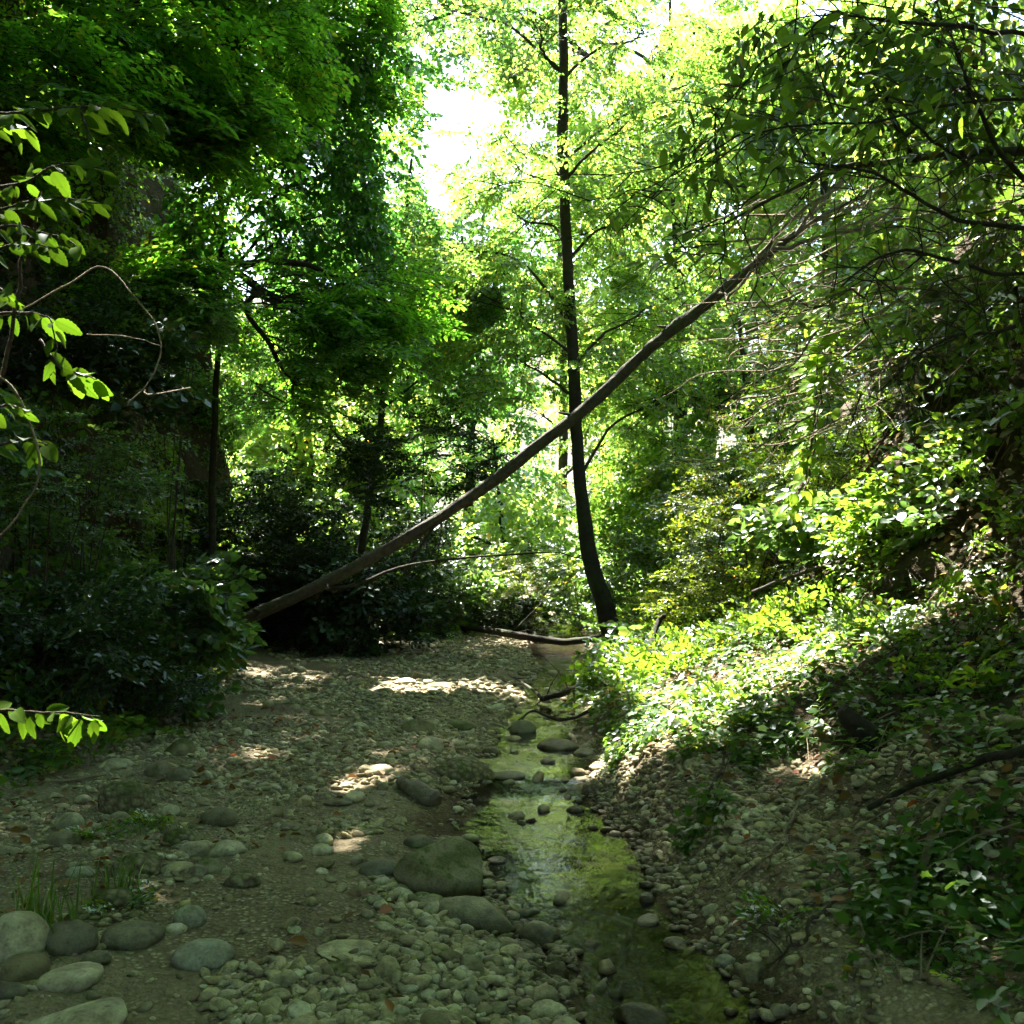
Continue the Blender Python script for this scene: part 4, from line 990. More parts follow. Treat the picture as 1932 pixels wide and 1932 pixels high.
for px, py, d, rx, ry, n in clus:
    for _ in range(n):
        p = P(px + ro.normal() * rx * .6, py + ro.normal() * ry * .6, d + ro.normal() * .15)
        a = ro.uniform(0, 6.28)
        put_leaf(BIGS[ro.integers(0, 4)], ot, p, (math.cos(a) * .9 - .3, math.sin(a) * .7, -ro.uniform(-.1, 1.1)), (ro.normal() * .7, ro.normal() * .7, 1), ro.uniform(.075, .145))
# thin twigs carrying those bunches
tw = MB()
for px, py, d, rx, ry, n in clus:
    c = P(px, py, d)
    for _ in range(5):
        e1 = P(px + ro.normal() * rx * .7, py + ro.normal() * ry * .7, d + ro.normal() * .12); e0 = P(px + rx * 1.3 + ro.normal() * 20, py - 10 + ro.normal() * 25, d + .1)
        tw.tube(wiggle(spline([e0, .5 * (e0 + e1) + np.array([0, 0, .05]), e1], 8), .02, ro.random() * 9), np.linspace(.005, .0015, 8), 4, cap=False)
tw.build('twigs', M_TWIG, ot, ob)
fo = MB()
for px, py, d, rx, ry, n in ((1500, 60, 6.6, 110, 80, 10), (1680, 90, 6.6, 130, 90, 18), (1860, 90, 6.6, 110, 110, 22), (1900, 260, 6.8, 90, 90, 12), (1740, 200, 6.8, 110, 60, 8), (1880, 480, 6.9, 80, 110, 12), (1800, 620, 7.1, 110, 80, 9), (1900, 720, 7.0, 60, 80, 9), (1400, 240, 6.6, 90, 60, 6)):
    pos = ellipsoid_pts(ro, P(px, py, d), (rx * d / W0, .5, ry * d / W0), n, .2, .2)
    place_sprays(fo, ro, T_OH, pos, ro.uniform(0, 6.28, n), ro.uniform(-1.1, .2, n), ro.normal(size=n) * .6, ro.uniform(.7, 1.2, n), 0, 1, .003, False)
fo.build('foliage', [L_OH, M_TWIG], ot, ob)
# ------------------------------------------------------------------ dead twig tangle on the right
rt = np.random.default_rng(121)
tb = P(1950, 560, 7.6)
tg = MB()
for i in range(190):
    px, py = rt.uniform(1420, 1960), rt.uniform(330, 800)
    if py > 420 + (1932 - px) * 0.9 + 120: continue
    d = rt.uniform(6.6, 9.0); a = rt.normal() * .5 + R(160); L = rt.uniform(60, 260)
    p0 = P(px, py, d); p2 = P(px + math.cos(a) * L, py + abs(math.sin(a)) * L * .9, d + rt.normal() * .3)
    q = wiggle(spline([p0, .5 * (p0 + p2) + rt.normal(size=3) * .06, p2], 10), .04, rt.random() * 9)
    tg.tube(q, np.linspace(rt.uniform(.004, .010), .002, 10), 4, cap=False)
    for _ in range(3):
        k = rt.integers(2, 9); e = q[k] + rt.normal(size=3) * .18
        tg.tube(spline([q[k], .5 * (q[k] + e) + rt.normal(size=3) * .02, e], 4), np.linspace(.003, .0015, 4), 3, cap=False)
t_ = tg.build('dead_twigs', M_STRAW, None, tb); t_.location = tb
tag(t_, 'tangle of thin dead twigs at the top of the leaning trunk', 'twigs', None, 'stuff')

# ------------------------------------------------------------------ leafy sprigs at the left edge, close to the camera
def serrated(name, w, c, seed):
    return big_leaf_mesh(name, 1, w, L_SPRIG, .07, 14, c, .22, .16)
SPR = [serrated('toothed_leaf', w, c, i) for i, (w, c) in enumerate(((.66, .14), (.74, .22), (.60, .3), (.70, .06)))]
rs = np.random.default_rng(131)
def sprig(parent, pts, n, size, rng, spread=1.0, down=.5):
    n = int(n * 1.6 + .5)
    q = wiggle(spline(pts, 26), .006, rng.random() * 9)
    m = MB(); m.tube(q, np.linspace(.0045, .0015, 26), 6); m.build('branch', M_TWIG, parent, parent.location)
    for i in range(n):
        k = int(2 + 23 * (i + .5) / n); p = q[k]; t = q[min(k + 1, 25)] - q[k - 1]; t /= np.linalg.norm(t)
        s = 1 if i % 2 else -1
        side = np.cross(t, [0, 0, 1]); side /= np.linalg.norm(side)
        dr = t * .55 + s * side * .75 * spread + np.array([rng.normal() * .45, rng.normal() * .4, -down * rng.uniform(-.2, 2.0)])
        put_leaf(SPR[rng.integers(0, 4)], parent, p, dr, (rng.normal() * .7, -.9 + rng.normal() * .6, .55), size * rng.uniform(.45, 1.2))
hb = np.array([-2.25, 2.75, float(H(-2.25, 2.75)) - .05])
hz = thing('hazel_shrub', hb, 'bright green shrub with toothed leaves reaching in at the left edge', 'shrub')
mb = MB()
for pts, r0 in (([hb, P(-330, 900, 2.8), P(-140, 560, 2.75), P(-60, 330, 2.7), P(-20, 210, 2.7)], .012), ([hb, P(-260, 1000, 2.8), P(-40, 820, 2.75), P(20, 620, 2.7), P(55, 470, 2.7), P(75, 360, 2.7)], .009)):
    mb.tube(wiggle(spline(pts, 30), .02, r0 * 100), np.linspace(r0, .003, 30), 7)
mb.build('stem', M_TWIG, hz, hb)
sprig(hz, [P(-60, 215, 2.7), P(60, 210, 2.66), P(180, 200, 2.62), P(310, 217, 2.6)], 20, .075, rs)
sprig(hz, [P(-60, 240, 2.75), P(0, 240, 2.7), P(60, 238, 2.66)], 6, .08, rs)
sprig(hz, [P(150, 203, 2.63), P(165, 250, 2.6), P(170, 290, 2.6)], 4, .045, rs, 1, .8)
sprig(hz, [P(-40, 360, 2.7), P(40, 345, 2.66), P(120, 310, 2.62), P(200, 318, 2.6)], 12, .065, rs)
sprig(hz, [P(-40, 410, 2.7), P(50, 380, 2.66), P(130, 375, 2.62), P(205, 385, 2.6)], 15, .068, rs)
sprig(hz, [P(-60, 440, 2.7), P(20, 425, 2.66), P(90, 440, 2.64), P(150, 465, 2.62)], 11, .072, rs)
sprig(hz, [P(-40, 480, 2.7), P(30, 460, 2.66), P(70, 462, 2.64), P(115, 468, 2.62)], 8, .07, rs)
sprig(hz, [P(-50, 560, 2.65), P(0, 545, 2.6), P(20, 570, 2.58)], 4, .08, rs)
sprig(hz, [P(-40, 600, 2.72), P(40, 590, 2.7), P(90, 600, 2.68), P(110, 660, 2.66)], 8, .075, rs, 1, .9)
sprig(hz, [P(75, 640, 2.7), P(110, 690, 2.68), P(145, 705, 2.66), P(185, 715, 2.64)], 7, .08, rs, 1, .5)
sprig(hz, [P(-40, 780, 2.7), P(20, 765, 2.66), P(55, 775, 2.64)], 5, .065, rs)
sprig(hz, [P(-40, 850, 2.8), P(40, 830, 2.75), P(90, 840, 2.7)], 6, .07, rs)
lbp = np.array([-2.1, 3.0, float(H(-2.1, 3.0)) - .04])
lw_ = thing('elm_sapling', lbp, 'low sapling twig of toothed leaves above the stones at the left edge', 'sapling')
mb = MB(); mb.tube(spline([lbp, P(-300, 1500, 3.0), P(-60, 1350, 2.9), P(-10, 1338, 2.85)], 16), np.linspace(.008, .003, 16), 6); mb.build('stem', M_TWIG, lw_, lbp)
sprig(lw_, [P(-40, 1340, 2.9), P(50, 1342, 2.85), P(120, 1345, 2.82), P(190, 1352, 2.8)], 11, .072, rs, .6, 1.0)
#@@PART4@@
# ------------------------------------------------------------------ hanging vine on the right bank
rv = np.random.default_rng(141)
IVL = big_leaf_mesh('vine_leaf', 1, .85, leaf_mat('vine_leaf_single', (0.16, 0.30, 0.04), (0.34, 0.58, 0.05), .06, .4), 0, 6, .25, .15, .1)
vb = gp(1500, 1010)
vn = thing('hanging_vine', vb, 'sunlit column of broad vine leaves hanging on the right bank', 'vine')
vq = wiggle(spline([vb + np.array([0, 0, -.02]), P(1500, 960, 7.6), P(1520, 880, 7.7), P(1535, 800, 7.8), P(1545, 700, 7.9), P(1560, 600, 8.0), P(1575, 520, 8.1)], 40), .03, 2)
mb = MB(); mb.tube(vq, np.linspace(.014, .006, 40), 6); mb.tube(wiggle(vq + np.array([.04, .02, 0]), .04, 8), np.linspace(.009, .004, 40), 5); mb.build('stem', M_TWIG, vn, vb)
for i in range(260):
    k = rv.integers(0, 34); p = vq[k] + rv.normal(size=3) * np.array([.055, .05, .04])
    put_leaf(IVL, vn, p, (-.7 + rv.normal() * .4, -.2 + rv.normal() * .3, -.35 + rv.normal() * .3), (-.4 + rv.normal() * .35, -.45 + rv.normal() * .35, .8), rv.uniform(.07, .125))

# ------------------------------------------------------------------ ivy and herbs covering the banks
def terrain_normal(x, y):
    e = .03
    nx = -(H(x + e, y) - H(x - e, y)) / (2 * e); ny = -(H(x, y + e) - H(x, y - e)) / (2 * e)
    n = np.stack([nx, ny, np.ones_like(nx)], -1)
    return n / np.linalg.norm(n, axis=1)[:, None]
IVY = np.array([(0, 0, 0), (-.10, .34, .04), (.22, .26, .05), (.36, .50, .02), (.55, .22, .05), (1.0, 0, -.08), (.55, -.22, .05), (.36, -.50, .02), (.22, -.26, .05), (-.10, -.34, .04), (.30, 0, 0)])
def flat_leaves(mb, rng, pts, nrm, size, shape='ivy', up=.6, mi=0):
    n = len(pts)
    a = rng.uniform(0, 6.283, n)
    N = nrm * (1 - up) + np.array([0, 0, up]) + rng.normal(size=(n, 3)) * .33
    N /= np.linalg.norm(N, axis=1)[:, None]
    U = np.stack([np.cos(a), np.sin(a), rng.normal(size=n) * .2], -1); U -= (U * N).sum(1)[:, None] * N; U /= np.linalg.norm(U, axis=1)[:, None]
    Vv = np.cross(N, U)
    s = size * rng.uniform(.55, 1.2, n)
    if shape == 'ivy':
        T = IVY
        V = pts[:, None, :] + s[:, None, None] * (T[None, :, 0, None] * U[:, None] + T[None, :, 1, None] * Vv[:, None] + T[None, :, 2, None] * N[:, None])
        b = np.arange(n)[:, None] * len(T); r_ = rng.random(n)
        fs = [(0, 2, 1, 10), ]
        F1 = np.concatenate([b + np.array([q]) for q in ((10, 2, 1, 0), (10, 4, 3, 2), (10, 6, 5, 4), (10, 8, 7, 6), (10, 0, 9, 8))])
        mb.add(V, F1, mi, np.tile(r_, 5))
    else:
        V = leaf_verts(pts, U, N, s, s * .62, True)
        b = np.arange(n)[:, None] * 6; r_ = rng.random(n)
        mb.add(V, np.concatenate([b + np.array([[0, 1, 2, 3]]), b + np.array([[0, 3, 4, 5]])]), mi, np.tile(r_, 2))
def scatter(rng, x0, x1, y0, y1, n, cond):
    x = rng.uniform(x0, x1, n); y = rng.uniform(y0, y1, n)
    k = cond(x, y)
    x, y = x[k], y[k]
    return np.stack([x, y, H(x, y)], -1)
rg = np.random.default_rng(151)
U_ = lambda x, y: x - XR(y)
Bk = lambda x, y: XB(y) - x
# right bank: ivy in patches
c_r = lambda x, y: (U_(x, y) > .06 + .30 * (y < 6.6)) & (vnoise(x * 1.3, y * 1.3, 1.0) + .5 * vnoise(x * 4, y * 4, 2.0) + .9 * smooth((y - 5.6) / 2.0) + .55 * smooth((U_(x, y) - .8) / .7) + .22 * (y < 6.6) > .22) & ~((U_(x, y) > 2.2) & (vnoise(x * 1.1, y * 1.1, 8.0) > .0))
c_h = lambda x, y: c_r(x, y) & ~((x > 2.4) & (x < 4.2) & (y > 6.2) & (y < 10.5) & (U_(x, y) > 1.9) & (rg.random(len(x)) < .15))
mb = MB()
p = scatter(rg, .6, 6, 2.8, 14, 70000, c_h); p[:, 0] += bank_shift(p[:, 0], p[:, 1], p[:, 2]); p[:, 2] += rg.random(len(p)) ** 2 * .16
k = rg.random(len(p)) < .45
flat_leaves(mb, rg, p[k], terrain_normal(p[k, 0], p[k, 1]), .062, 'ivy')
flat_leaves(mb, rg, p[~k], terrain_normal(p[~k, 0], p[~k, 1]), .055, 'oval')
o = mb.build('ivy_ground_cover', [L_IVY], None); tag(o, 'ivy and small herbs covering the right bank', 'ground cover', None, 'stuff')
p = scatter(rg, .5, 1.8, 3.4, 7.6, 16000, lambda x, y: (U_(x, y) > .10) & (U_(x, y) < .95) & (vnoise(x * 2.2, y * 2.2, 11.0) + .5 * vnoise(x * 6, y * 6, 12.0) > .12)); p[:, 2] += .01 + rg.random(len(p)) ** 2 * .10
mb = MB(); k = rg.random(len(p)) < .6
flat_leaves(mb, rg, p[k], terrain_normal(p[k, 0], p[k, 1]), .055, 'ivy', .3); flat_leaves(mb, rg, p[~k], terrain_normal(p[~k, 0], p[~k, 1]), .04, 'oval', .3)
o = mb.build('bank_ivy', [L_IVY], None); tag(o, 'ivy trailing down the cut bank beside the pool', 'ground cover', None, 'stuff')
for i_, (lab, pts_) in enumerate((('thin root curling down the cut bank beside the pool', ((1290, 1440), (1262, 1490), (1240, 1540), (1228, 1590))), ('thin forked root on the cut bank right of the curling one', ((1370, 1430), (1345, 1490), (1330, 1560), (1290, 1620))), ('pale thin root lying below the stump', ((1560, 1470), (1500, 1530), (1470, 1600), (1420, 1650))), ('dark root across the pebbles near the flat-topped shore rock', ((1600, 1700), (1540, 1740), (1500, 1800), (1450, 1830))))):
    wood('exposed_root', lab, [gp(*q, .025) for q in pts_], [.007, .009, .006, .003], M_TWIG if i_ % 2 else M_STRAW, 'root', 60 + i_, .03, 20, 5, None, 4, .2)
# right bank: taller herbs
mb = MB()
p = scatter(rg, .6, 5.5, 5.2, 15, 3300, lambda x, y: (U_(x, y) > .32 + .3 * (y < 7)) & (U_(x, y) < 3.2) & (vnoise(x * 1.1, y * 1.1, 4.0) > -.35) & ~((x > 2.45) & (x < 4.2) & (y > 6.2) & (y < 10.5) & (U_(x, y) > 1.9)))
n = len(p); place_sprays(mb, rg, T_HERB, p + np.array([0, 0, .02]), rg.uniform(0, 6.28, n), rg.uniform(.5, 1.4, n), rg.normal(size=n) * .4, rg.uniform(.6, 1.25, n), 0, 1, .002, False)
o = mb.build('bank_herbs', [L_BUSH, M_TWIG], None); tag(o, 'knee-high leafy herbs on the right bank', 'ground cover', None, 'stuff')
# left bank
mb = MB()
p = scatter(rg, -7.5, -2.2, 5.0, 19, 30000, lambda x, y: (Bk(x, y) > .05) & (Bk(x, y) < 3.2) & (vnoise(x * 1.2, y * 1.2, 1.5) + .4 * vnoise(x * 4, y * 4, 2.0) + .55 * (Bk(x, y) < 1.4) > .15))
p[:, 2] += rg.random(len(p)) ** 2 * .2
k = rg.random(len(p)) < .5
flat_leaves(mb, rg, p[k], terrain_normal(p[k, 0], p[k, 1]), .075, 'ivy'); flat_leaves(mb, rg, p[~k], terrain_normal(p[~k, 0], p[~k, 1]), .07, 'oval')
q_ = scatter(rg, -7.5, -3.5, 5.5, 18.5, 60000, lambda x, y: (Bk(x, y) > 1.0) & (Bk(x, y) < 3.1)); q_[:, 0] += cliff_shift(q_[:, 0], q_[:, 1], q_[:, 2])
q_ = q_[vnoise(q_[:, 1] * .9, q_[:, 2] * .9, 4.0) + .5 * vnoise(q_[:, 1] * 3, q_[:, 2] * 3, 6.0) > -.25]; q_[:, 0] += .02 + .12 * rg.random(len(q_))
cn = np.tile(np.array([[.9, -.1, .4]]), (len(q_), 1)); k = rg.random(len(q_)) < .5
flat_leaves(mb, rg, q_[k], cn[k], .08, 'ivy', .25); flat_leaves(mb, rg, q_[~k], cn[~k], .07, 'oval', .25)
q_ = q_[rg.random(len(q_)) < .05]; n = len(q_)
place_sprays(mb, rg, T_BUSH, q_, rg.normal(size=n) * .6, rg.uniform(-1.3, .1, n), rg.normal(size=n) * .4, rg.uniform(.7, 1.5, n), 0, None, .002, False)
p = scatter(rg, -5, -2.2, 5.2, 19, 1500, lambda x, y: (Bk(x, y) > -.1) & (Bk(x, y) < 1.6) & (vnoise(x * 1.2, y * 1.2, 5.5) > -.3)); n = len(p)
place_sprays(mb, rg, T_HERB, p, rg.uniform(0, 6.28, n), rg.uniform(.4, 1.4, n), rg.normal(size=n) * .4, rg.uniform(.8, 1.6, n), 0, None, .002, False)
o = mb.build('ivy_undergrowth', [L_IVY], None); tag(o, 'dark ivy undergrowth covering the left bank', 'ground cover', None, 'stuff')
# valley floor behind
mb = MB()
p = scatter(rg, -9, 9, 17, 30, 5000, lambda x, y: (U_(x, y) > .4) | (XL(y) - x > 1.2)); n = len(p)
place_sprays(mb, rg, T_BUSH, p, rg.uniform(0, 6.28, n), rg.uniform(.2, 1.3, n), rg.normal(size=n) * .4, rg.uniform(.7, 1.5, n), 0, None, .002, False)
o = mb.build('valley_undergrowth', [L_BUSH], None); tag(o, 'low undergrowth on the valley floor past the crossing log', 'ground cover', None, 'stuff')
# brambly growth filling the foot of the light gap
mb = MB()
p = scatter(rg, -7, 8, 18.5, 30, 2600, lambda x, y: (U_(x, y) > .6) | (XL(y) - x > 1.0)); n = len(p); p[:, 2] += rg.random(n) * 1.3
place_sprays(mb, rg, T_MID, p, rg.uniform(0, 6.28, n), rg.uniform(-.2, 1.0, n), rg.normal(size=n) * .4, rg.uniform(.8, 1.4, n), 0, None, .002, False)
o = mb.build('bramble_thicket', [L_CEN], None); tag(o, 'bramble thicket behind the crossing log', 'ground cover', None, 'stuff')

# leaf litter
mb = MB()
p = scatter(rg, -4.5, 3.8, 2.7, 13, 5200, lambda x, y: (((U_(x, y) > .1) & (rg.random(len(x)) < .9)) | (XL(y) - x > .5) & (rg.random(len(x)) < .28 + .5 * (x < -1.6)) & (y < 9)) & (vnoise(x * 1.7, y * 1.7, 9.0) > -.25)); p[:, 2] += .012 + rg.random(len(p)) * .02
flat_leaves(mb, rg, p, terrain_normal(p[:, 0], p[:, 1]), .07, 'oval', .2)
o = mb.build('leaf_litter', [L_DEADLF], None); tag(o, 'dry brown fallen leaves on the banks and stones', 'leaf litter', None, 'stuff')
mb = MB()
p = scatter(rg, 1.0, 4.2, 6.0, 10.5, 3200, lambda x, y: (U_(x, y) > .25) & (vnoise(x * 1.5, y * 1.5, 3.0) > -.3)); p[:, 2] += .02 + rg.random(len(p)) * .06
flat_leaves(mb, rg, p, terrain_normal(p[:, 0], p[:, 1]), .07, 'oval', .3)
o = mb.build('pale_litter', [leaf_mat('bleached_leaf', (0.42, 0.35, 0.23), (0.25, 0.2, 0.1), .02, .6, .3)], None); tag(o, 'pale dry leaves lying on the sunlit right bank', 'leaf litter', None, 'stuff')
# thin litter sticks on the right bank
mb = MB()
p = scatter(rg, .8, 4.2, 3.2, 9, 260, lambda x, y: U_(x, y) > .25)
for q in p:
    a = rg.uniform(0, 6.28); L = rg.uniform(.08, .45); e = q + np.array([math.cos(a) * L, math.sin(a) * L, 0]); e[2] = float(H(e[0], e[1])) + rg.uniform(.01, .08); s_ = q + np.array([0, 0, .015])
    mb.tube(wiggle(spline([s_, .5 * (s_ + e) + np.array([0, 0, .03]), e], 6), .015, rg.random() * 9), np.linspace(.004, .002, 6), 4, cap=False)
o = mb.build('twig_litter', [M_STRAW], None); tag(o, 'small dead sticks scattered on the right bank', 'twigs', None, 'stuff')

# ------------------------------------------------------------------ grass tufts
def grass(label, px, py, n, h, seed, spread=.08):
    rng = np.random.default_rng(seed); b = gp(px, py)
    m = MB()
    for _ in range(n):
        q = b + np.array([rng.normal() * spread, rng.normal() * spread, 0]); q[2] = float(H(q[0], q[1])) - .01
        a = rng.uniform(0, 6.28); L = h * rng.uniform(.5, 1.15); bend = rng.uniform(.15, .7)
        t = np.linspace(0, 1, 6); d = np.array([math.cos(a), math.sin(a), 0])
        c = q[None, :] + d[None, :] * (bend * L * t ** 2)[:, None] + np.array([0, 0, 1])[None, :] * (L * (t - .35 * bend * t ** 2))[:, None]
        w = np.cross(d, [0, 0, 1]); w = w[None, :] * (.0035 * (1 - t ** 2) + .0004)[:, None] * (h / .2) ** .4
        V = np.stack([c - w, c + w], 1).reshape(-1, 3)
        i = np.arange(5)[:, None] * 2
        m.add(V, i + np.array([[0, 1, 3, 2]]), 0, rng.random())
    o = m.build('grass_tuft', [L_GRASS], None, b); o.location = b
    return tag(o, label, 'grass', 'grass tufts')
grass('grass tuft beside the largest rounded boulder at the left edge', 85, 1770, 60, .30, 1, .07)
grass('grass tuft between the grey stones left of the dirt path', 225, 1690, 40, .22, 2, .06)
grass('tall grass tuft at the stream end of the sunlit bank', 1300, 1190, 90, .55, 3, .14)
grass('small grass tuft by the mossy rock at the left', 300, 1580, 30, .12, 4, .10)
grass('dry grass wisp at the sunlit tip of the right bank', 1190, 1330, 40, .22, 5, .08)
def weed(label, px, py, n, seed, s=.5):
    rng = np.random.default_rng(seed); b = gp(px, py)
    m = MB(); pos = b[None, :] + rng.normal(size=(n, 3)) * np.array([.02, .02, 0]); pos[:, 2] = H(pos[:, 0], pos[:, 1])
    place_sprays(m, rng, T_HERB, pos, rng.uniform(0, 6.28, n), rng.uniform(.1, .9, n), rng.normal(size=n) * .3, np.full(n, s), 0, 1, .0015, False)
    o = m.build('weed_plant', [L_BUSH, M_TWIG], None, b); o.location = b
    return tag(o, label, 'weed', 'weeds among the stones')
weed('low green weed just right of the round brown stone', 190, 1585, 10, 1); weed('feathery green weed in front of the mossy conglomerate rock', 290, 1560, 12, 2); weed('green weed behind the long pale cobble at the left', 230, 1720, 9, 3)
weed('patch of green weed at the left edge above the stones', 60, 1425, 18, 4, .8); weed('green weed at the foot of the left bank by the bluish leaves', 240, 1380, 18, 5, .9); weed('ivy seedling at the water edge of the right bank', 1480, 1750, 10, 6, .6); weed('ivy sprig low on the pebbly right bank', 1790, 1840, 10, 7, .6)

# ------------------------------------------------------------------ stones
_ico = {}
def ico(sub):
    if sub not in _ico:
        bm = bmesh.new(); bmesh.ops.create_icosphere(bm, subdivisions=sub, radius=1.0)
        _ico[sub] = (np.array([v.co[:] for v in bm.verts]), np.array([[v.index for v in f.verts] for f in bm.faces])); bm.free()
    return _ico[sub]
def rock_mesh(name, seed, dims, mat, sub=3, lump=.18, cuts=0, fine=.03, boxy=0.0):
    rng = np.random.default_rng(seed)
    v, f = ico(sub); v = v.copy()
    if boxy: v = np.sign(v) * np.abs(v) ** (1 - boxy); v /= np.abs(v).max()
    o = rng.uniform(0, 50, 3)
    v = v * (1 + lump * fbm(v[:, 0] * 1.1 + o[0], v[:, 1] * 1.1 + o[1], v[:, 2] * 1.1 + o[2], 2))[:, None]
    for _ in range(cuts):
        n = rng.normal(size=3); n[2] = abs(n[2]) * .8; n /= np.linalg.norm(n); off = rng.uniform(.45, .8)
        dd = np.clip(v @ n - off, 0, None); v = v - dd[:, None] * n[None, :] * .92
    if fine: v = v * (1 + fine * fbm(v[:, 0] * 5 + o[1], v[:, 1] * 5 + o[2], v[:, 2] * 5 + o[0], 3))[:, None]
    return mesh_np(name, v * np.asarray(dims)[None, :], [f], [mat])
def stone(label, px, py, wpx, hpx, mat, seed, name='cobble', cat='stone', cuts=0, lump=.22, sub=4, yaw=0, tilt=0.0, fine=.05, deep=.85, boxy=0.0, sink=.36, water=False):
    """(px, py) is the middle of the stone in the photograph, wpx x hpx its size there"""
    g = ground_hit(px, py + hpx * .30)
    d = g[1] if not water else g[1]
    if water:
        a = P(px, py + hpx * .35, 1.0); zz = float(ZW(d)); t = (zz - CAM_Z) / (a[2] - CAM_Z)
        if t > 0: d = t; g = np.array([a[0] * t, t, zz - .02])
    k = d / W0
    ax = wpx * .5 * k; az = hpx * .5 * k; ay = ax * deep
    view = math.atan2(CAM_Z - g[2], d)
    az = max(.35 * az, math.sqrt(max(1e-8, (az / math.cos(view)) ** 2 - (ay * math.tan(view)) ** 2)) if az / math.cos(view) > ay * math.tan(view) else .45 * az)
    me = rock_mesh(name, seed, (ax, ay, az), mat, sub, lump, cuts, fine, boxy)
    o = link(name, me)
    o.location = (g[0], g[1] + ay * .3, g[2] + az * (1 - 2 * sink))
    o.rotation_euler = (0, tilt, yaw)
    return tag(o, label, cat)
S = stone
S('large mossy boulder with a dark wet face beside the stream', 840, 1640, 185, 140, M_MOSSY, 9, 'boulder', 'boulder', 7, .2, 4, .2, .12, .09, .8, .12, .26)
S('long flat tan slab at the water edge below the mossy boulder', 890, 1720, 175, 70, M_WET, 2, 'slab', 'rock', 2, .2, 4, -.2, .10, .02, .6, .1)
S('rounded green-grey cobble touching the water below the flat slab', 1020, 1765, 78, 58, M_WET, 3, cuts=1, yaw=.4)
S('smooth pale oval cobble on the dirt path', 378, 1800, 116, 64, M_GREY, 4, lump=.06, yaw=.1)
S('round grey cobble just behind the smooth oval one', 355, 1730, 62, 54, M_GREY, 5, lump=.07)
S('long pale cobble lying in front of the rounded boulders at the left', 128, 1843, 114, 52, M_PALE, 6, lump=.1, tilt=-.12, boxy=.2)
S('squarish tan cobble at the left edge behind the long pale cobble', 42, 1826, 86, 56, M_COB, 7, lump=.1, boxy=.25, yaw=.3)
S('largest rounded boulder at the left edge beside the grass tuft', 25, 1770, 118, 118, M_PALE, 8, 'boulder', 'boulder', 0, .1, 4)
S('dark brown boulder between the grass tuft and the largest rounded boulder', 125, 1768, 105, 75, M_DARKST, 9, 'boulder', 'boulder', 1, .12)
S('dark brown half-buried stone left of the round grey cobble', 245, 1762, 112, 60, M_DARKST, 10, lump=.12)
S('large pale angular boulder at the bottom left corner', 120, 1925, 215, 90, M_PALE, 11, 'boulder', 'boulder', 4, .2, 4, .5, -.1, .03, .8)
S('small brown cobble right behind the dark half-buried stone', 331, 1752, 40, 26, M_COB, 12)
S('dark grey cobble behind the long pale cobble', 180, 1808, 52, 32, M_DARKST, 13)
S('small dark stone at the left edge above the bottom corner boulder', 18, 1870, 52, 34, M_DARKST, 14)
S('round tan cobble resting on a dark one at the left', 128, 1550, 54, 42, M_COB, 15, lump=.08)
S('dark red-brown cobble under the round tan one', 118, 1583, 70, 40, M_DARKST, 16)
S('mossy pebble-crusted rock left of the gravel', 225, 1507, 108, 86, M_CONG, 17, 'boulder', 'boulder', 2, .3, 4, .3, 0, .10)
S('low pebble-crusted rock among the stones at the left', 250, 1630, 100, 66, M_CONG, 18, 'boulder', 'boulder', 2, .3, 4, 1.0, 0, .10)
S('mossy pebble-crusted rock in front of the green weed', 330, 1580, 66, 44, M_CONG, 19, 'rock', 'rock', 1, .3, 4, 0, 0, .10)
S('olive angular rock in the cluster at the edge of the path', 395, 1630, 62, 44, M_MOSSY, 20, 'rock', 'rock', 4, .2)
S('brown oval cobble at the back of the cluster by the path', 425, 1600, 70, 36, M_COB, 21)
S('square tan cobble at the back of the path cluster', 367, 1601, 52, 34, M_COB, 22, boxy=.3)
S('flat olive stone at the front left of the path cluster', 335, 1637, 54, 28, M_COB, 23)
S('small tan stone at the front of the path cluster', 372, 1642, 38, 28, M_COB, 24, cuts=2)
S('crusty olive rock nearest the path in the cluster', 455, 1658, 70, 40, M_CONG, 25, 'rock', 'rock', 1, .3)
S('pale lumpy rock behind the round grey cobble', 215, 1692, 84, 46, M_CONG, 26, 'rock', 'rock', 2, .25)
S('smooth grey stone left of the pale lumpy rock', 150, 1645, 54, 26, M_GREY, 27)
S('long tan stone in front of the low pebble-crusted rock', 278, 1672, 46, 20, M_COB, 28)
S('mossy angular rock at the foot of the left bank', 332, 1410, 72, 42, M_MOSSY, 29, 'rock', 'rock', 4, .2, tilt=-.15)
S('pale oval cobble at the foot of the left bank', 217, 1440, 60, 26, M_PALE, 30, lump=.06)
S('dark brown angular rock beside the mossy angular one', 300, 1450, 60, 40, M_DARKST, 31, 'rock', 'rock', 3)
S('dark red-brown stone right of the pale oval cobble', 338, 1462, 50, 34, M_DARKST, 32)
S('dark mossy boulder in the weeds at the foot of the left bank', 335, 1302, 90, 56, M_MOSSY, 33, 'boulder', 'boulder', 1, .2)
S('dark brown smooth cobble in the middle of the gravel', 412, 1540, 72, 44, M_DARKST, 34, lump=.1)
S('white sunlit cobble on the gravel', 718, 1452, 52, 26, M_PALE, 35, lump=.12)
S('round dark olive cobble on the gravel above the crusty rock', 811, 1404, 50, 36, M_COB, 36, lump=.07)
S('crusty mossy rock at the water edge with orange stain below', 870, 1452, 125, 62, M_CONG, 37, 'boulder', 'boulder', 2, .3, 4, 0, 0, .1)
S('dark mossy rock behind the round olive cobble', 790, 1370, 66, 40, M_MOSSY, 38, 'rock', 'rock', 2)
S('long flat dark stone left of the stream rapids', 870, 1368, 60, 24, M_MOSSY, 39, lump=.1)
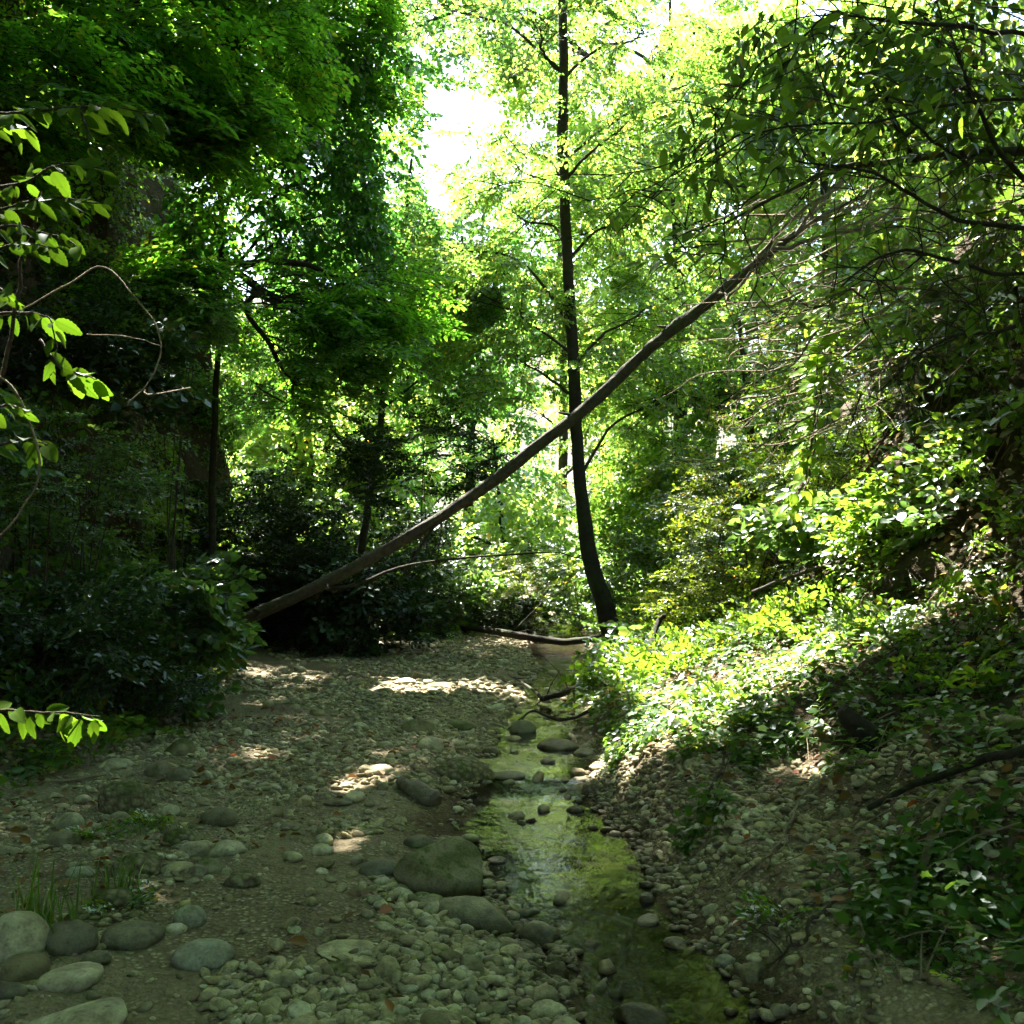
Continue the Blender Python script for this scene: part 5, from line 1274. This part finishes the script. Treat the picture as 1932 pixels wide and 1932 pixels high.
S('brown cobble at the left water edge above the crusty rock', 925, 1412, 34, 26, M_WET, 40, water=True)
S('dark rock cluster standing in the narrow stream', 985, 1366, 50, 38, M_WET, 41, 'rock', 'rock', 2, water=True)
S('small pale stone in front of the dark stream rock', 970, 1388, 30, 14, M_COB, 42, water=True)
S('rounded cobble on top of the stream rock cluster', 998, 1352, 30, 20, M_COB, 43)
S('wide dark wet rock at the right side of the stream', 1055, 1398, 84, 34, M_WET, 44, 'rock', 'rock', 1, water=True)
S('flat brown rock at the right water edge behind the riffle', 1110, 1415, 60, 24, M_WET, 45, 'rock', 'rock', water=True)
S('squarish green-brown stone in the stream above the riffle', 1035, 1432, 30, 16, M_WET, 46, boxy=.3, water=True)
S('long dark flat stone lying in the stream below the crusty rock', 962, 1456, 62, 20, M_WET, 47, lump=.1, water=True)
S('dark pointed stone in the middle of the pool', 1002, 1541, 34, 18, M_WET, 48, cuts=3, water=True)
S('olive round stone at the right side of the pool', 1085, 1521, 32, 22, M_WET, 49, water=True)
S('dark crusty rock at the tip of the right bank', 1120, 1486, 46, 32, M_CONG, 50, 'rock', 'rock', 1, .25)
S('long tan stone lying at the left end of the pool', 912, 1508, 46, 16, M_COB, 51)
S('small tan stone in front of the long one at the pool', 905, 1522, 26, 12, M_COB, 52, water=True)
S('small olive stone poking from the pool near the mossy boulder', 950, 1565, 20, 12, M_WET, 53, water=True)
S('yellow-brown cobble on the shore behind the mossy boulder', 885, 1582, 34, 22, M_COB, 54)
S('flat dark stone in the stream beside the flat slab', 992, 1712, 58, 26, M_DARKST, 55, 'cobble', 'stone', 2, water=True)
S('dark brown stone in midstream right of the round water-edge cobble', 1120, 1772, 46, 26, M_WET, 56, cuts=2, water=True)
S('small angular stone in midstream above the big wet rock', 1164, 1862, 36, 34, M_WET, 57, cuts=3, water=True)
S('big wet angular rock in the stream at the bottom', 1207, 1905, 108, 62, M_WET, 58, 'rock', 'rock', 4, .15, water=True)
S('thin flat stone at the right side of the stream', 1175, 1692, 42, 12, M_WET, 59, water=True)
S('dark cubic stone at the right side of the stream', 1221, 1688, 28, 28, M_WET, 60, boxy=.4, water=True)
S('wet cobble at the right shore below the dark cubic stone', 1298, 1728, 30, 22, M_WET, 61)
S('flat-topped angular rock at the right shore', 1415, 1838, 72, 48, M_COB, 62, 'rock', 'rock', 4)
S('small grey cobble above the flat-topped shore rock', 1372, 1812, 38, 26, M_GREY, 63)
S('tan cobble right of the small grey shore cobble', 1428, 1806, 36, 22, M_COB, 64)
S('pointed triangular rock at the right shore near the bottom', 1470, 1905, 60, 44, M_COB, 65, 'rock', 'rock', 5)
S('dark wet rock at the left shore near the bottom', 1052, 1832, 46, 44, M_WET, 66, 'rock', 'rock', 3)
S('dark wet stone in front of the left shore rock', 1062, 1866, 34, 32, M_WET, 67, cuts=2)
S('pale lumpy cobble near the bottom of the left shore', 1030, 1878, 54, 48, M_COB, 68, cuts=2)
S('large tan cobble near the bottom of the left shore', 1036, 1908, 68, 40, M_PALE, 69)
S('pale cobble at the bottom edge by the water', 1070, 1940, 66, 40, M_PALE, 70)
S('upright tan cobble on the gravel below the flat slab', 890, 1822, 46, 48, M_COB, 71, lump=.1)
S('greenish blocky rock on the gravel left of the cobble pile', 728, 1828, 62, 56, M_COB, 72, 'rock', 'rock', 3)
S('long half-buried slab in the gravel', 665, 1792, 140, 44, M_COB, 73, 'slab', 'rock', 2, .2, tilt=.05)
S('crusty half-buried rock below the long slab', 640, 1830, 90, 36, M_CONG, 74, 'rock', 'rock', 1, .25)
S('pebble-crusted lump just below the mossy boulder', 830, 1672, 52, 34, M_CONG, 75, 'rock', 'rock', 0, .2)
S('tan cobble left of the pebble-crusted lump', 818, 1715, 40, 36, M_PALE, 76)
S('dark flat stone left of the mossy boulder', 715, 1640, 80, 44, M_DARKST, 77, lump=.12)
S('brown stone behind the mossy boulder', 790, 1588, 56, 30, M_DARKST, 78)
S('white cobble alone on the dirt path near the bottom', 428, 1877, 40, 24, M_PALE, 79)
S('dark flat stone in the gravel below the white sunlit cobble', 638, 1512, 56, 16, M_DARKST, 80)
S('low dark stone in front of the sunlit patch of gravel', 545, 1558, 44, 14, M_DARKST, 81)
S('sunlit tan rock in the far streak of light', 765, 1286, 42, 16, M_PALE, 82)
S('dark mossy stone at the far left of the streak of light', 830, 1292, 60, 14, M_MOSSY, 83)

# cobbles bedded in the gravel: pieces of the ground
COBS = [rock_mesh('cobble', 300 + i, (1, .78 if i % 2 else .65, .55 if i % 3 else .42), M_COB, 3, .24, (i * 2) % 5, .05) for i in range(9)]
rc = np.random.default_rng(161)
taken = [np.array(o.location[:2]) for o in COL.objects if o.name.split('.')[0] in ('cobble', 'boulder', 'rock', 'slab')]
cnt = 0
zones = [(-.4, 1.3, 3.2, 13.5, 42, .03, .085), (-.9, .2, 2.9, 4.9, 110, .028, .055), (-2.6, .3, 4.5, 8.5, 80, .035, .07), (-2.8, .8, 8.5, 15, 50, .05, .10), (.7, 3.0, 3.2, 6.4, 50, .025, .055)]
for x0, x1, y0, y1, n, s0, s1 in zones:
    made = 0; tries = 0
    while made < n and tries < 4000:
        tries += 1
        x, y = rc.uniform(x0, x1), rc.uniform(y0, y1)
        r = s0 + (s1 - s0) * rc.random() ** 2.2
        if x1 == 1.3 and not (float(XL(y)) + .02 < x < float(XR(y)) - .02): continue
        if x1 < 1 and x > float(XL(y)) - .02: continue
        if x1 > 2 and x < float(XR(y)) + .05: continue
        if x < float(XB(y)): continue
        q = np.array([x, y])
        if any(((q - t) ** 2).sum() < (r * 1.5) ** 2 for t in taken): continue
        taken.append(q)
        o = bpy.data.objects.new('cobble', COBS[rc.integers(0, 9)]); COL.objects.link(o); o.parent = ground
        o.location = (x, y, float(H(x, y)) + r * .22 if x1 != 1.3 else float(ZW(y)) - r * .05); o.scale = (r, r, r)
        o.rotation_euler = (rc.normal() * .2, rc.normal() * .2, rc.uniform(0, 6.28))
        made += 1

# countless smaller pebbles: one scatter
PEBS = bpy.data.collections.new('pebble_shapes')
for i in range(10):
    PEBS.objects.link(bpy.data.objects.new('pebble_shape', rock_mesh('pebble', 400 + i, (1, .55 + .04 * i, .30 + .05 * (i % 5)), M_PEB, 2 if i < 7 else 1, .28, (i * 2) % 5, .0)))
rp = np.random.default_rng(171)
def zone(n, x0, x1, y0, y1, smin, smax, cond, pw=2.5):
    p = scatter(rp, x0, x1, y0, y1, n, cond)
    s = smin + (smax - smin) * rp.random(len(p)) ** pw
    return p, s
bar = lambda x, y: (x < XL(y) + .05) & (x > XB(y) - .3)
path = lambda x, y: smooth((.75 - np.abs(x + .95 - .12 * (y - 3.4))) / .4) * (y < 7)
zs = [zone(16000, -4, .4, 2.6, 6.5, .007, .034, lambda x, y: bar(x, y) & (rp.random(len(x)) > .88 * path(x, y)) & (vnoise(x * 1.5, y * 1.5, 6.0) + .5 * vnoise(x * 5, y * 5, 2.0) > -.25), 3.2),
      zone(6500, -1.1, .3, 2.6, 5.6, .010, .045, lambda x, y: bar(x, y) & (x > -.7 - .5 * vnoise(y * 2, x * 2, 1.0)), 2.6),
      zone(11000, -4, .6, 6.3, 10.5, .012, .045, lambda x, y: bar(x, y) & (vnoise(x * 1.1, y * 1.1, 6.0) + .5 * vnoise(x * 4, y * 4, 2.0) + .5 * (XL(y) - x < 1.0) > -.08), 3.0),
      zone(7000, -4.2, 1.0, 10, 18, .02, .06, lambda x, y: bar(x, y) & (vnoise(x * .8, y * .8, 6.0) + .6 * (XL(y) - x < 1.0) > -.1)),
      zone(13000, .5, 3.4, 2.8, 7.5, .008, .036, lambda x, y: (U_(x, y) > -.05) & (U_(x, y) < 2.3) & (vnoise(x * 1.6, y * 1.6, 3.0) + .4 * (U_(x, y) < .5) > -.2)),
      zone(5000, -.6, 1.4, 2.6, 14, .012, .055, lambda x, y: (x > XL(y)) & (x < XR(y)))]
zs.append(zone(4500, .5, 1.5, 4.6, 8.2, .010, .045, lambda x, y: (U_(x, y) > .0) & (U_(x, y) < .6), 2.2))
pp = np.concatenate([a for a, b in zs]); ss = np.concatenate([b for a, b in zs])
pm = bpy.data.meshes.new('pebbles'); pm.vertices.add(len(pp))
pp2 = pp.copy(); pp2[:, 2] += ss * .18
pm.vertices.foreach_set('co', pp2.astype(np.float32).ravel())
a1 = pm.attributes.new('size', 'FLOAT', 'POINT'); a1.data.foreach_set('value', ss.astype(np.float32))
rot = np.stack([rp.normal(size=len(pp)) * .3, rp.normal(size=len(pp)) * .3, rp.uniform(0, 6.28, len(pp))], -1)
a2 = pm.attributes.new('turn', 'FLOAT_VECTOR', 'POINT'); a2.data.foreach_set('vector', rot.astype(np.float32).ravel())
po = link('pebbles', pm); tag(po, 'countless small river pebbles on the gravel bar and bank', 'pebbles', None, 'stuff')
ng = bpy.data.node_groups.new('pebble_scatter', 'GeometryNodeTree')
ng.interface.new_socket('Geometry', in_out='INPUT', socket_type='NodeSocketGeometry'); ng.interface.new_socket('Geometry', in_out='OUTPUT', socket_type='NodeSocketGeometry')
gi = ng.nodes.new('NodeGroupInput'); go = ng.nodes.new('NodeGroupOutput')
m2p = ng.nodes.new('GeometryNodeMeshToPoints'); iop = ng.nodes.new('GeometryNodeInstanceOnPoints'); ci = ng.nodes.new('GeometryNodeCollectionInfo')
ci.inputs['Collection'].default_value = PEBS; ci.inputs['Separate Children'].default_value = True; ci.inputs['Reset Children'].default_value = True
na = ng.nodes.new('GeometryNodeInputNamedAttribute'); na.data_type = 'FLOAT'; na.inputs['Name'].default_value = 'size'
nb_ = ng.nodes.new('GeometryNodeInputNamedAttribute'); nb_.data_type = 'FLOAT_VECTOR'; nb_.inputs['Name'].default_value = 'turn'
e2r = ng.nodes.new('FunctionNodeEulerToRotation')
ln = ng.links.new
ln(gi.outputs[0], m2p.inputs['Mesh']); ln(m2p.outputs[0], iop.inputs['Points']); ln(ci.outputs[0], iop.inputs['Instance'])
iop.inputs['Pick Instance'].default_value = True
ln(nb_.outputs[0], e2r.inputs[0]); ln(e2r.outputs[0], iop.inputs['Rotation'])
ln(na.outputs[0], iop.inputs['Scale'])
ln(iop.outputs[0], go.inputs[0])
md = po.modifiers.new('pebble_scatter', 'NODES'); md.node_group = ng
